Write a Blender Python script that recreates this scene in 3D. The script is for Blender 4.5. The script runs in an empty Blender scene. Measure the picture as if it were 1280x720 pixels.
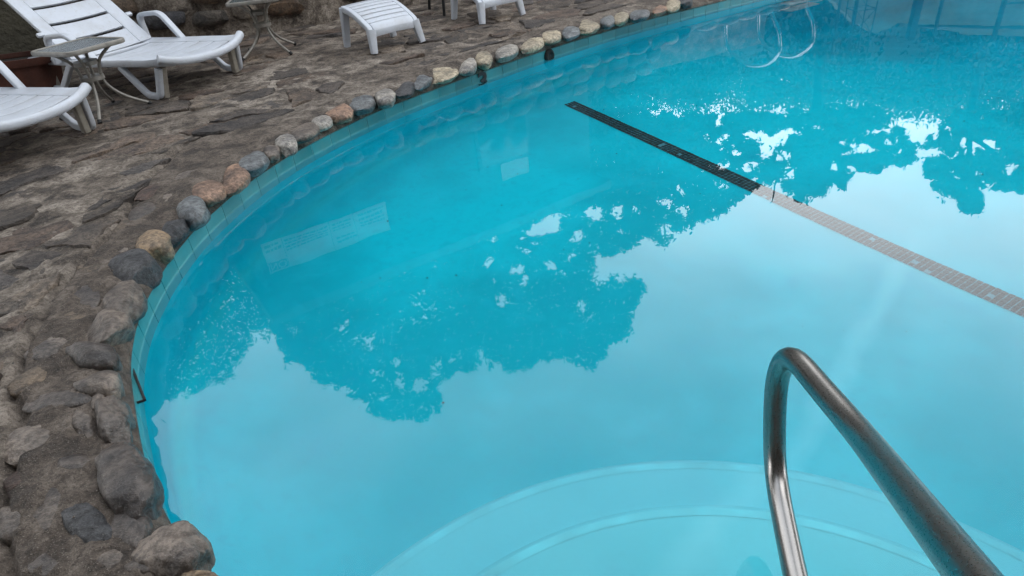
import bpy, bmesh, math, random
import numpy as np
from mathutils import Vector, Matrix, noise
random.seed(7); np.random.seed(7)
S = bpy.context.scene
COL = S.collection
R = math.radians

# ------------------------------------------------------------------ camera
F, PITCH, ROLL, CH = 812.6, .5685, -.1064, 1.206      # focal in px of a 1280 wide frame, camera height above the water
cp, sp, cr, sr = math.cos(PITCH), math.sin(PITCH), math.cos(ROLL), math.sin(ROLL)
cam_d = bpy.data.cameras.new('camera'); cam = bpy.data.objects.new('camera', cam_d); COL.objects.link(cam)
cam_d.lens = F/1280*36; cam_d.sensor_width = 36; cam_d.clip_start = .02; cam_d.clip_end = 800
rx = Vector((cr, sr*sp, sr*cp)); ux = Vector((-sr, cr*sp, cr*cp)); bx_ = Vector((0, -cp, sp))
cam.matrix_world = Matrix(((rx.x, ux.x, bx_.x, 0), (rx.y, ux.y, bx_.y, 0), (rx.z, ux.z, bx_.z, CH), (0, 0, 0, 1)))
S.camera = cam
# ------------------------------------------------------------------ sky, sun, exposure
SUN_EL, SUN_AZ = 60, 105           # a veiled sun high on the right
W = bpy.data.worlds.new('World'); S.world = W; W.use_nodes = True
wn, wl = W.node_tree.nodes, W.node_tree.links
bg = wn['Background']; bg.inputs['Strength'].default_value = .1
sky = wn.new('ShaderNodeTexSky'); sky.sky_type = 'NISHITA'; sky.sun_disc = False
sky.sun_elevation = R(SUN_EL); sky.sun_rotation = R(SUN_AZ)
tc = wn.new('ShaderNodeTexCoord'); mp = wn.new('ShaderNodeMapping'); mp.inputs['Scale'].default_value = (1, 1, 2.2)
nz = wn.new('ShaderNodeTexNoise'); nz.inputs['Scale'].default_value = 2.8; nz.inputs['Detail'].default_value = 5; nz.inputs['Roughness'].default_value = .5
rp = wn.new('ShaderNodeValToRGB'); rp.color_ramp.elements[0].position = .36; rp.color_ramp.elements[0].color = (.66,)*3+(1,)
rp.color_ramp.elements[1].position = .62; rp.color_ramp.elements[1].color = (.98,)*3+(1,)
mx = wn.new('ShaderNodeMix'); mx.data_type = 'RGBA'; mx.inputs['B'].default_value = (78, 80, 82, 1)     # the even white of an overcast sky
wl.new(tc.outputs['Generated'], mp.inputs[0]); wl.new(mp.outputs[0], nz.inputs['Vector']); wl.new(nz.outputs['Fac'], rp.inputs[0])
wl.new(rp.outputs[0], mx.inputs['Factor']); wl.new(sky.outputs[0], mx.inputs['A']); sx_ = wn.new('ShaderNodeSeparateXYZ'); wl.new(tc.outputs['Generated'], sx_.inputs[0])        # thin cloud is brighter low down, towards the hidden horizon
gr_ = wn.new('ShaderNodeValToRGB'); gr_.color_ramp.elements[0].position = .25; gr_.color_ramp.elements[0].color = (1, 1, 1, 1); gr_.color_ramp.elements[1].position = .95; gr_.color_ramp.elements[1].color = (.29, .31, .34, 1); wl.new(sx_.outputs[2], gr_.inputs[0])
mu_ = wn.new('ShaderNodeMix'); mu_.data_type = 'RGBA'; mu_.blend_type = 'MULTIPLY'; mu_.inputs['Factor'].default_value = 1; wl.new(mx.outputs['Result'], mu_.inputs['A']); wl.new(gr_.outputs[0], mu_.inputs['B'])
wl.new(mu_.outputs['Result'], bg.inputs[0])
sd = bpy.data.lights.new('sun', 'SUN'); sd.energy = .6; sd.angle = R(30); sd.color = (1, .97, .92)
sun = bpy.data.objects.new('sun', sd); COL.objects.link(sun)
sdir = Vector((math.sin(R(SUN_AZ))*math.cos(R(SUN_EL)), math.cos(R(SUN_AZ))*math.cos(R(SUN_EL)), math.sin(R(SUN_EL))))
sun.rotation_euler = sdir.to_track_quat('Z', 'Y').to_euler()
S.view_settings.view_transform = 'Standard'; S.view_settings.look = 'None'; S.view_settings.exposure = -.50; S.view_settings.gamma = 1
S.cycles.max_bounces = 10; S.cycles.transparent_max_bounces = 12; S.cycles.transmission_bounces = 8
S.cycles.sample_clamp_indirect = 0; S.cycles.use_adaptive_sampling = False

# ------------------------------------------------------------------ pixel of the photograph -> a point of the place
def ray(x, y):
    u = (x-640)/F; v = -(y-360)/F
    a = cr*u-sr*v; b = sr*u+cr*v
    return Vector((a, cp+b*sp, -sp+b*cp))
def at(x, y, z=.15):
    d = ray(x, y); return d*((z-CH)/d.z)+Vector((0, 0, CH))
def mirror(x, y, Y):               # what the still water shows at this pixel, standing at distance Y
    d = ray(x, y); k = -CH/d.z; p = Vector((0, 0, CH))+d*k
    q = (Y-p.y)/d.y; return p+Vector((d.x, d.y, -d.z))*q
DECK = .15

# ------------------------------------------------------------------ helpers
def tag(o, label=None, cat=None, group=None, kind=None):
    if label: o['label'] = label
    if cat: o['category'] = cat
    if group: o['group'] = group
    if kind: o['kind'] = kind
    return o
def empty(name, loc=(0, 0, 0), rz=0, **k):
    o = bpy.data.objects.new(name, None); COL.objects.link(o); o.location = loc; o.rotation_euler = (0, 0, rz); o.empty_display_size = .1
    return tag(o, **k)
def mk(name, v, f, mat, parent=None, smooth=False):
    me = bpy.data.meshes.new(name); me.from_pydata([tuple(p) for p in v], [], f); me.update()
    if smooth: me.polygons.foreach_set('use_smooth', [True]*len(me.polygons))
    if mat: me.materials.append(mat)
    o = bpy.data.objects.new(name, me); COL.objects.link(o)
    if parent: o.parent = parent
    return o
def from_bm(name, bm, mat, parent=None, smooth=True, angle=40):
    bmesh.ops.recalc_face_normals(bm, faces=bm.faces)
    me = bpy.data.meshes.new(name); bm.to_mesh(me); bm.free()
    if smooth:
        me.polygons.foreach_set('use_smooth', [True]*len(me.polygons)); me.set_sharp_from_angle(angle=R(angle))
    if mat: me.materials.append(mat)
    o = bpy.data.objects.new(name, me); COL.objects.link(o)
    if parent: o.parent = parent
    return o
def bm_box(bm, c, s, m=None, bev=0):
    r = bmesh.ops.create_cube(bm, size=1); vs = r['verts']
    for v in vs:
        p = Vector((v.co.x*s[0], v.co.y*s[1], v.co.z*s[2]))
        v.co = (m @ p if m else p)+Vector(c)
    if bev:
        es = list({e for v in vs for e in v.link_edges})
        bmesh.ops.bevel(bm, geom=es, offset=bev, segments=2, affect='EDGES', profile=.5)
def box(name, c, s, mat, parent=None, bev=.004, m=None):
    bm = bmesh.new(); bm_box(bm, c, s, m, bev); return from_bm(name, bm, mat, parent)
def smooth_path(pts, k=8, closed=False):
    P = [Vector(p) for p in pts]; n = len(P); out = []
    rng = range(n if closed else n-1)
    for i in rng:
        if closed: a, b, c, d = P[(i-1) % n], P[i], P[(i+1) % n], P[(i+2) % n]
        else: a, b, c, d = P[max(i-1, 0)], P[i], P[i+1], P[min(i+2, n-1)]
        for j in range(k):
            t = j/k; t2 = t*t; t3 = t2*t
            out.append(.5*((2*b)+(c-a)*t+(2*a-5*b+4*c-d)*t2+(3*b-a-3*c+d)*t3))
    if not closed: out.append(P[-1])
    return out
def round_path(pts, rad=.04, k=5):        # straight runs with rounded corners
    P = [Vector(p) for p in pts]; out = [P[0]]
    for i in range(1, len(P)-1):
        a, b, c = P[i-1], P[i], P[i+1]
        r1 = min(rad, (a-b).length*.45, (c-b).length*.45)
        s = b+(a-b).normalized()*r1; e = b+(c-b).normalized()*r1
        for j in range(k+1):
            t = j/k; out.append(s*(1-t)**2+b*2*t*(1-t)+e*t*t)
    out.append(P[-1]); return out
def sweep(bm, path, prof, up=Vector((0, 0, 1)), scale=None, cap=True):
    n = len(prof); rings = []; side0 = None
    for i, p in enumerate(path):
        t = (path[min(i+1, len(path)-1)]-path[max(i-1, 0)]).normalized()
        s = t.cross(up)
        if s.length < 1e-3: s = side0 if side0 else t.cross(Vector((1, 0, 0)))
        s.normalize()
        if side0 and s.dot(side0) < 0: s = -s
        side0 = s; w = s.cross(t).normalized()
        k = scale(i/(len(path)-1)) if scale else 1
        rings.append([bm.verts.new(p+s*(a*k)+w*(b*k)) for a, b in prof])
    for i in range(len(rings)-1):
        for j in range(n):
            bm.faces.new((rings[i][j], rings[i][(j+1) % n], rings[i+1][(j+1) % n], rings[i+1][j]))
    if cap:
        bm.faces.new(rings[0][::-1]); bm.faces.new(rings[-1])
def circ(r, n=12): return [(r*math.cos(2*math.pi*i/n), r*math.sin(2*math.pi*i/n)) for i in range(n)]
def rrect(w, h, r=.006):
    out = []
    for cx, cy, a0 in ((w/2-r, h/2-r, 0), (-w/2+r, h/2-r, 90), (-w/2+r, -h/2+r, 180), (w/2-r, -h/2+r, 270)):
        for a in (0, 45, 90): out.append((cx+r*math.cos(R(a0+a)), cy+r*math.sin(R(a0+a))))
    return out
def tube(name, pts, r, mat, parent=None, n=12, up=Vector((0, 0, 1)), scale=None):
    bm = bmesh.new(); sweep(bm, [Vector(p) for p in pts], circ(r, n), up, scale); return from_bm(name, bm, mat, parent, angle=60)
def bar(name, pts, w, h, mat, parent=None, up=Vector((0, 0, 1)), r=.006, scale=None):
    bm = bmesh.new(); sweep(bm, [Vector(p) for p in pts], rrect(w, h, r), up, scale); return from_bm(name, bm, mat, parent, angle=50)
def slab(name, fn, u, v, th, mat, parent=None, nu=6, nv=12, bev=.003):     # a curved plate: fn(u, v) is its upper face
    V = []; 
    for dz in (0, -th):
        for i in range(nu+1):
            for j in range(nv+1):
                p = Vector(fn(u[0]+(u[1]-u[0])*i/nu, v[0]+(v[1]-v[0])*j/nv)); V.append(p+Vector((0, 0, dz)))
    N = (nu+1)*(nv+1); Fc = []
    for i in range(nu):
        for j in range(nv):
            a = i*(nv+1)+j; Fc.append((a, a+nv+1, a+nv+2, a+1)); Fc.append((N+a, N+a+1, N+a+nv+2, N+a+nv+1))
    for i in range(nu):
        a = i*(nv+1); Fc.append((a, N+a, N+a+nv+1, a+nv+1)); b = a+nv; Fc.append((b, b+nv+1, N+b+nv+1, N+b))
    for j in range(nv):
        Fc.append((j, j+1, N+j+1, N+j)); b = nu*(nv+1)+j; Fc.append((b, N+b, N+b+1, b+1))
    bm = bmesh.new(); vs = [bm.verts.new(p) for p in V]
    for f in Fc: bm.faces.new([vs[i] for i in f])
    bmesh.ops.recalc_face_normals(bm, faces=bm.faces)
    es = [e for e in bm.edges if len(e.link_faces) == 2 and e.calc_face_angle(0) > 1.0]
    if bev: bmesh.ops.bevel(bm, geom=es, offset=bev, segments=2, affect='EDGES', profile=.5)
    return from_bm(name, bm, mat, parent, angle=35)
def copy_tree(o, parent=None):
    c = o.copy(); COL.objects.link(c)
    if parent: c.parent = parent
    for ch in [x for x in o.children]: copy_tree(ch, c)
    return c

# ------------------------------------------------------------------ materials
class NT:
    def __init__(s, name):
        s.m = bpy.data.materials.new(name); s.m.use_nodes = True; s.n = s.m.node_tree.nodes; s.l = s.m.node_tree.links
        s.b = s.n['Principled BSDF']; s.out = s.n['Material Output']
    def new(s, t, **k):
        n = s.n.new(t)
        for a, b in k.items():
            if a.startswith('_'): setattr(n, a[1:], b)
            else: n.inputs[a.replace('__', ' ')].default_value = b
        return n
    def noise(s, scale, detail=4, rough=.55, vec=None, dist=0):
        n = s.new('ShaderNodeTexNoise', Scale=scale, Detail=detail, Roughness=rough, Distortion=dist)
        s.l.new(vec if vec else s.pos(), n.inputs['Vector']); return n.outputs['Fac']
    def pos(s):
        if not hasattr(s, '_p'):
            s._p = s.new('ShaderNodeNewGeometry').outputs['Position']
        return s._p
    def obj(s):
        if not hasattr(s, '_o'): s._o = s.new('ShaderNodeTexCoord').outputs['Object']
        return s._o
    def ramp(s, fac, stops, interp='LINEAR'):
        n = s.new('ShaderNodeValToRGB'); r = n.color_ramp; r.interpolation = interp
        while len(r.elements) < len(stops): r.elements.new(.5)
        for e, (p, c) in zip(r.elements, stops):
            e.position = p; e.color = (c if hasattr(c, '__len__') else (c, c, c))+((1,) if not hasattr(c, '__len__') or len(c) == 3 else ())
        s.l.new(fac, n.inputs[0]); return n.outputs[0]
    def mix(s, f, a, b, t='MIX'):
        n = s.new('ShaderNodeMix', _data_type='RGBA', _blend_type=t)
        for v, k in ((f, 'Factor'), (a, 'A'), (b, 'B')):
            if hasattr(v, 'links') or hasattr(v, 'is_linked'): s.l.new(v, n.inputs[k])
            else: n.inputs[k].default_value = v if k == 'Factor' or len(v) == 4 else tuple(v)+(1,)
        return n.outputs['Result']
    def math(s, op, a, b=0.0, c=None):
        n = s.new('ShaderNodeMath', _operation=op)
        for i, v in enumerate((a, b) if c is None else (a, b, c)):
            if hasattr(v, 'is_linked'): s.l.new(v, n.inputs[i])
            else: n.inputs[i].default_value = v
        return n.outputs[0]
    def bump(s, h, strength=.5, dist=.01):
        n = s.new('ShaderNodeBump', Strength=strength, Distance=dist); s.l.new(h, n.inputs['Height'])
        if hasattr(s, '_bn'): s.l.new(s._bn, n.inputs['Normal'])
        s._bn = n.outputs[0]; s.l.new(s._bn, s.b.inputs['Normal'])
    def set(s, **k):
        for a, v in k.items():
            i = s.b.inputs[a.replace('__', ' ')]
            if hasattr(v, 'is_linked'): s.l.new(v, i)
            else: i.default_value = v if not hasattr(v, '__len__') or len(v) == 4 else tuple(v)+(1,)
        return s

def stone_mat(name, cols, rough=.62, fine=1.0, dirt=(.028, .024, .02), dirtamt=.62):
    t = NT(name); o = t.obj()
    rnd = t.new('ShaderNodeObjectInfo').outputs['Random']
    if len(cols) > 1:
        base = t.ramp(rnd, [(i/len(cols), c) for i, c in enumerate(cols)], 'CONSTANT')
    else: base = t.ramp(rnd, [(0, cols[0]), (1, tuple(x*.8 for x in cols[0]))])
    n1 = t.noise(9, 6, .65, o, .6); n2 = t.noise(60, 5, .7, o); n3 = t.noise(260, 2, .6, o)
    c = t.mix(t.ramp(n1, [(.36, 0), (.64, 1)]), t.mix(1, base, (.62, .6, .6), 'MULTIPLY'), t.mix(1, base, (1.85, 1.72, 1.55), 'MULTIPLY'))
    c = t.mix(t.ramp(n2, [(.42, .85), (.56, 0)]), c, t.mix(1, c, (.38, .36, .35), 'MULTIPLY'))
    d = t.noise(5, 5, .7, t.pos()); c = t.mix(t.ramp(d, [(dirtamt-.1, 0), (dirtamt+.1, .8)]), c, dirt)
    c = t.mix(t.ramp(n3, [(.62, 0), (.75, .35)]), c, (.5, .48, .45))
    c = t.mix(1, c, (.84, .81, .78), 'MULTIPLY'); t.set(Base__Color=c, Roughness=rough)
    t.bump(n1, .7*fine, .03); t.bump(n2, .9*fine, .010); t.bump(n3, .6*fine, .002)
    return t.m
def plain(name, col, rough=.5, metal=0, var=.25, scale=18, bump=.1, dist=.002, spec=.5):
    t = NT(name); n = t.noise(scale, 6, .62, t.obj()); n2 = t.noise(scale*7, 3, .6, t.obj())
    c = t.mix(t.ramp(n, [(.3, 0), (.72, 1)]), tuple(x*(1-var) for x in col), tuple(min(1, x*(1+var*.4)) for x in col))
    t.set(Base__Color=c, Roughness=t.ramp(n2, [(.3, max(0, rough-.08)), (.7, min(1, rough+.1))]), Metallic=metal, Specular__IOR__Level=spec)
    if bump: t.bump(n2, bump, dist)
    return t.m

M = {}
def mortar():
    t = NT('mortar'); p = t.pos()
    big = t.noise(1.1, 4, .6, p); mid = t.noise(8, 7, .7, p, .25); fine = t.noise(60, 5, .72, p); grit = t.noise(300, 2, .6, p)
    ring = t.new('ShaderNodeAttribute', _attribute_name='ring').outputs['Fac']
    a = t.ramp(mid, [(.36, (.035, .027, .021)), (.44, (.14, .115, .093)), (.53, (.31, .275, .235)), (.66, (.54, .495, .44))])
    a = t.mix(t.ramp(big, [(.40, 0), (.60, .85)]), a, t.mix(1, a, (.42, .37, .33), 'MULTIPLY'))
    rg_ = t.ramp(mid, [(.38, (.05, .038, .03)), (.5, (.125, .100, .08)), (.63, (.23, .195, .165))])
    a = t.mix(ring, a, rg_)
    a = t.mix(t.ramp(fine, [(.40, .8), (.54, 0)]), a, t.mix(1, a, (.36, .33, .3), 'MULTIPLY'))
    a = t.mix(t.ramp(grit, [(.6, 0), (.7, .6)]), a, (.40, .37, .33)); a = t.mix(t.ramp(grit, [(.32, .6), (.4, 0)]), a, (.03, .025, .02))
    a = t.mix(1, a, (.86, .815, .77), 'MULTIPLY'); t.set(Base__Color=a, Roughness=.72)
    t.bump(mid, .6, .03); t.bump(fine, 1.0, .012); t.bump(grit, .8, .003)
    return t.m
M['mortar'] = mortar()
M['flag'] = stone_mat('flagstone', [(.10, .087, .078), (.13, .105, .086), (.088, .083, .084), (.19, .165, .14), (.10, .074, .058), (.075, .066, .062), (.062, .055, .053), (.125, .096, .08), (.15, .12, .10), (.085, .072, .062)], .62, 1.2)
M['tan'] = stone_mat('tan stone', [(.36, .28, .19)], .55, .5, dirtamt=.66)
M['dull'] = stone_mat('dull tan stone', [(.19, .155, .12)], .6, .8, dirtamt=.6)
M['pink'] = stone_mat('pink stone', [(.33, .225, .17)], .6, .6, dirtamt=.64)
M['blue'] = stone_mat('blue grey stone', [(.17, .2, .23)], .5, .5, dirtamt=.64)
M['slate'] = stone_mat('dark slate stone', [(.065, .072, .085)], .5, 1.2, dirtamt=.7)
M['white'] = stone_mat('pale grey stone', [(.36, .365, .36)], .55, .5, dirtamt=.66)
M['cream'] = stone_mat('cream stone', [(.42, .39, .31)], .55, .5, dirtamt=.67)
M['grey'] = stone_mat('grey stone', [(.17, .152, .14)], .46, .7, dirtamt=.62)
M['dgrey'] = stone_mat('dark grey stone', [(.098, .088, .084)], .38, .6, dirtamt=.66)
M['brown'] = stone_mat('brown stone', [(.10, .065, .052)], .55, .8, dirtamt=.7)
M['wallstone'] = stone_mat('wall stone', [(.16, .125, .095), (.09, .085, .09), (.21, .19, .165), (.12, .08, .05), (.08, .075, .07), (.26, .24, .215), (.06, .065, .08)], .75, 1.3)
def basin_mat():
    t = NT('pool plaster'); p = t.pos()
    a = t.noise(.55, 4, .55, p); b = t.noise(3.2, 6, .62, p, .5); c = t.noise(26, 5, .7, p); sp_ = t.noise(150, 2, .5, p)
    col = t.mix(t.ramp(a, [(.40, 0), (.56, 1)]), (.004, .57, .65), (.006, .77, .855))
    col = t.mix(t.ramp(b, [(.5, 0), (.75, .32)]), col, (.03, .80, .92))
    col = t.mix(t.ramp(b, [(.25, .35), (.45, 0)]), col, (.014, .50, .64))
    col = t.mix(t.ramp(c, [(.3, .28), (.5, 0)]), col, (.015, .50, .62))
    col = t.mix(t.ramp(sp_, [(.72, 0), (.8, .25)]), col, (.02, .2, .27))
    # a long pale streak crossing the floor towards the steps
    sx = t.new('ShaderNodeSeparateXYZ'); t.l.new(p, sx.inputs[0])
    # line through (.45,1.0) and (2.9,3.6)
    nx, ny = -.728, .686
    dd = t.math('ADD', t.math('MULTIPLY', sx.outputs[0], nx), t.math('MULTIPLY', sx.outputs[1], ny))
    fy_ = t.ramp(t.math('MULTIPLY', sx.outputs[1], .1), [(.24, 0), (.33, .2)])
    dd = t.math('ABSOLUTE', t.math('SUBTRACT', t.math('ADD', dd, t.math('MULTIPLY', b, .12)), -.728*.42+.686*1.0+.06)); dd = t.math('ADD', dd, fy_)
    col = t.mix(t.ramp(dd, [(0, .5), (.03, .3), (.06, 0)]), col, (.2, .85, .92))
    t.set(Base__Color=col, Roughness=.7, Specular__IOR__Level=.2); t.bump(c, .25, .004)
    return t.m
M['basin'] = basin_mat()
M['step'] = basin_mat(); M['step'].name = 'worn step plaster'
_n = M['step'].node_tree; _b = _n.nodes['Principled BSDF']; _l = _b.inputs['Base Color'].links[0].from_socket
_m = _n.nodes.new('ShaderNodeMix'); _m.data_type = 'RGBA'; _m.inputs['Factor'].default_value = .48; _m.inputs['B'].default_value = (.26, .84, .92, 1)
_n.links.new(_l, _m.inputs['A']); _n.links.new(_m.outputs['Result'], _b.inputs['Base Color'])
def tile_mat():
    t = NT('glazed tile'); rnd = t.new('ShaderNodeObjectInfo').outputs['Random']
    n = t.noise(14, 5, .6, t.pos()); 
    c = t.mix(rnd, (.024, .21, .235), (.04, .28, .31)); c = t.mix(t.ramp(n, [(.4, 0), (.75, .6)]), c, (.10, .24, .24))
    sx = t.new('ShaderNodeSeparateXYZ'); t.l.new(t.pos(), sx.inputs[0])
    z = t.math('ADD', sx.outputs[2], t.math('MULTIPLY', n, .012))
    c = t.mix(t.ramp(z, [(.004, .55), (.016, 0)]), c, (.30, .62, .62))        # lime deposit left at the waterline
    t.set(Base__Color=c, Roughness=.28); t.bump(n, .15, .003); return t.m
M['tile'] = tile_mat()
M['grout'] = plain('grout', (.34, .58, .58), .8)
M['nosing'] = plain('worn nosing', (.14, .82, .91), .7, 0, .25, 5)
M['black'] = plain('black paint', (.012, .012, .014), .5)
M['mosaic'] = stone_mat('black mosaic', [(.008, .016, .022), (.012, .025, .032), (.018, .035, .04)], .45, .1, dirt=(.02, .05, .06))
M['mosaic_grout'] = plain('mosaic grout', (.14, .36, .41), .8)
def resin():
    t = NT('white resin'); n = t.noise(6, 5, .6, t.obj()); n2 = t.noise(45, 5, .7, t.obj()); n3 = t.noise(300, 2, .5, t.obj())
    c = t.mix(t.ramp(n, [(.45, 0), (.75, .5)]), (.53, .56, .61), (.38, .38, .38))
    c = t.mix(t.ramp(n2, [(.55, 0), (.75, .45)]), c, (.34, .31, .27))
    t.set(Base__Color=c, Roughness=.42); t.bump(n3, .15, .001); return t.m
M['resin'] = resin()
M['resin_old'] = plain('yellowed resin', (.34, .31, .26), .5, 0, .35, 20)
M['taupe'] = plain('taupe powder coat', (.27, .25, .22), .4, .1, .3, 30)
M['chair'] = plain('black metal', (.012, .012, .013), .4, .2)
M['terracotta'] = plain('terracotta', (.085, .027, .016), .8, 0, .45, 9, .5, .004)
M['soil'] = plain('potting soil', (.03, .022, .016), .95, 0, .5, 40, 1, .01)
def glass_top():
    t = NT('pebbled glass'); n = t.noise(140, 3, .6, t.obj()); m2 = t.noise(5, 4, .6, t.obj())
    t.set(Base__Color=t.mix(t.ramp(m2, [(.4, 0), (.65, 1)]), (.03, .045, .05), (.12, .15, .16)), Roughness=.16, Transmission__Weight=.25)
    t.bump(n, .5, .003); return t.m
M['glass'] = glass_top()
def steel():
    t = NT('brushed steel'); o = t.obj(); mpn = t.new('ShaderNodeMapping', Scale=(1, 1, 1)); t.l.new(o, mpn.inputs[0])
    n = t.noise(6, 3, .5, o); n3 = t.noise(500, 2, .5, o)
    t.set(Base__Color=t.mix(t.ramp(n, [(.35, 0), (.7, 1)]), (.27, .255, .24), (.34, .322, .305)), Metallic=1.0, Roughness=t.ramp(n3, [(.3, .26), (.7, .33)])); t.bump(n3, .03, .0004); return t.m
M['steel'] = steel()
M['chrome'] = plain('polished steel', (.5, .52, .53), .16, 1, .1, 30, 0)
M['tread'] = plain('white tread', (.75, .78, .78), .4)
def leafm(name, a, b):
    t = NT(name); n = t.noise(1.4, 3, .6, t.pos()); n2 = t.noise(11, 2, .5, t.pos())
    c = t.mix(n2, a, b); c = t.mix(t.ramp(n, [(.35, .5), (.65, 0)]), c, tuple(x*.6 for x in a))
    t.set(Base__Color=c, Roughness=.55, Specular__IOR__Level=.3); return t.m
M['leaf'] = leafm('leaves', (.025, .05, .014), (.055, .085, .02))
M['leaf2'] = leafm('conifer needles', (.014, .03, .013), (.03, .05, .02))
M['leaf3'] = leafm('hillside leaves', (.014, .028, .012), (.034, .05, .018))
M['bark'] = plain('bark', (.05, .04, .032), .9, 0, .4, 30, .8, .01)
M['earth'] = plain('earth', (.04, .035, .022), .95, 0, .4, 3, 1, .05)
M['stucco'] = plain('brown stucco', (.05, .045, .04), .9, 0, .2, 4, .5, .004)
M['fascia'] = plain('dark fascia', (.03, .028, .028), .6)
M['pale'] = plain('pale stucco', (.17, .21, .15), .85, 0, .4, 3, .6, .01)
M['iron'] = plain('dark iron', (.02, .022, .025), .5)
M['signwhite'] = plain('sign white', (.55, .57, .57), .35, 0, .06)
M['signink'] = plain('sign lettering', (.10, .14, .2), .5)
M['window'] = plain('dark window glass', (.02, .03, .035), .1)
M['rubber'] = plain('black rubber', (.012, .012, .012), .7)
def water_mat():
    t = NT('water'); t.n.remove(t.b)
    fr = t.new('ShaderNodeFresnel', IOR=1.33); geo = t.new('ShaderNodeNewGeometry')
    n = t.noise(3.5, 2, .5, t.pos()); bp = t.new('ShaderNodeBump', Strength=.02, Distance=.02); t.l.new(n, bp.inputs['Height'])
    k = t.math('MULTIPLY', fr.outputs[0], t.math('SUBTRACT', WK, t.math('MULTIPLY', geo.outputs['Backfacing'], WK-1))); k = t.math('MINIMUM', k, 1)
    rf = t.new('ShaderNodeBsdfRefraction', IOR=1.33, Roughness=0, Color=(1, 1, 1, 1)); gl = t.new('ShaderNodeBsdfGlossy', Roughness=0, Color=(1, 1, 1, 1))
    ms = t.new('ShaderNodeMixShader'); t.l.new(k, ms.inputs[0]); t.l.new(rf.outputs[0], ms.inputs[1]); t.l.new(gl.outputs[0], ms.inputs[2])
    for s in (gl, fr): t.l.new(bp.outputs[0], s.inputs['Normal'])
    t.l.new(ms.outputs[0], t.out.inputs['Surface'])
    ab = t.new('ShaderNodeVolumeAbsorption', Color=(.10, .735, .885, 1), Density=.25); t.l.new(ab.outputs[0], t.out.inputs['Volume'])
    return t.m
WK = 1.15
M['water'] = water_mat()

# ------------------------------------------------------------------ the pool's outline
CTRL = [(-1.25, 1.82), (-1.29, 2.05), (-1.305, 2.3), (-1.285, 2.6), (-1.19, 3.01), (-1.01, 3.43), (-.68, 3.92), (-.26, 4.36), (.17, 4.77), (.76, 5.26), (1.38, 5.69),
        (2.04, 6.08), (2.75, 6.47), (3.5, 6.85), (4.9, 7.5), (6.5, 7.75), (7.9, 7.0), (8.6, 5.1), (8.1, 2.9), (6.5, 1.2), (4.5, .35), (2.5, .12), (1, .22), (.4, .27), (0, .36), (-.25, .47),
        (-.48, .62), (-.66, .79), (-.80, .95), (-.93, 1.13), (-1.05, 1.34), (-1.17, 1.58)]
dense = smooth_path([(x, y, 0) for x, y in CTRL], 24, True)
DN = np.array([(p.x, p.y) for p in dense])
cum = np.concatenate([[0], np.cumsum(np.linalg.norm(np.diff(np.vstack([DN, DN[:1]]), axis=0), axis=1))]); LEN = cum[-1]
NT_ = round(LEN/.1524)
def edge(s):
    s = s % LEN; i = min(np.searchsorted(cum, s, 'right')-1, len(DN)-1); f = (s-cum[i])/(cum[i+1]-cum[i])
    a, b = DN[i], DN[(i+1) % len(DN)]; return a+(b-a)*f
def frame(s):
    p = edge(s); t = edge(s+.03)-edge(s-.03); t /= np.linalg.norm(t)
    return p, t, np.array((-t[1], t[0]))          # point, tangent, outward normal (the ring runs clockwise)
def signed_d(x, y):                                # distance outside the rim, and where along it
    d = np.hypot(DN[:, 0]-x, DN[:, 1]-y); i = int(d.argmin()); p = DN[i]; t = DN[(i+1) % len(DN)]-DN[i-1]
    n = np.array((-t[1], t[0])); n /= np.linalg.norm(n); return float(np.dot((x-p[0], y-p[1]), n)), cum[i]
def fbm(x, y, z, o=4): return noise.fractal(Vector((x, y, z)), .8, 2.1, o)
FLOOR = -.90
def floor_z(x, y):
    t = (.75*x+.66*y-3.9)/4.6; t = max(0, min(1, t)); return FLOOR-1.5*t*t*(3-2*t)

# water: one still sheet
mk('water', [(p[0], p[1], 0) for p in DN[::4]], [tuple(range(len(DN[::4])))[::-1]], M['water'])
wobj = bpy.data.objects['water']; tag(wobj, 'still turquoise pool water mirroring trees and sky', kind='structure')
if wobj.data.polygons[0].normal.z < 0: wobj.data.flip_normals()
# basin: wall, rounded foot, floor
ns = 260; cen = np.array((3.2, 3.6)); V = []; Fc = []; rows = []
for i in range(ns):
    p, t, n = frame(LEN*i/ns); fz = floor_z(p[0]-n[0]*.3, p[1]-n[1]*.3)
    prof = [(.012, .075), (.012, -.05)]+[(.012, fz*k) for k in (.3, .55, .75)]+[(-.28*(1-math.cos(a)), fz+.28*(1-math.sin(a))-.0) for a in [R(q) for q in (10, 30, 50, 70, 90)]]
    row = [(p[0]+n[0]*o, p[1]+n[1]*o, z) for o, z in prof]
    q0 = np.array(row[-1][:2])
    for k in range(1, 26):
        q = q0+(cen-q0)*(k/26); row.append((q[0], q[1], floor_z(q[0], q[1])))
    rows.append(len(V)); V += row
m = len(V)//ns; V.append((cen[0], cen[1], floor_z(*cen)))
for i in range(ns):
    a, b = i*m, ((i+1) % ns)*m
    for k in range(m-1): Fc.append((a+k, b+k, b+k+1, a+k+1))
    Fc.append((a+m-1, b+m-1, ns*m))
basin = tag(mk('pool_basin', V, Fc, M['basin'], smooth=True), 'turquoise plaster pool basin with a tiled rim', kind='structure')
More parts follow.
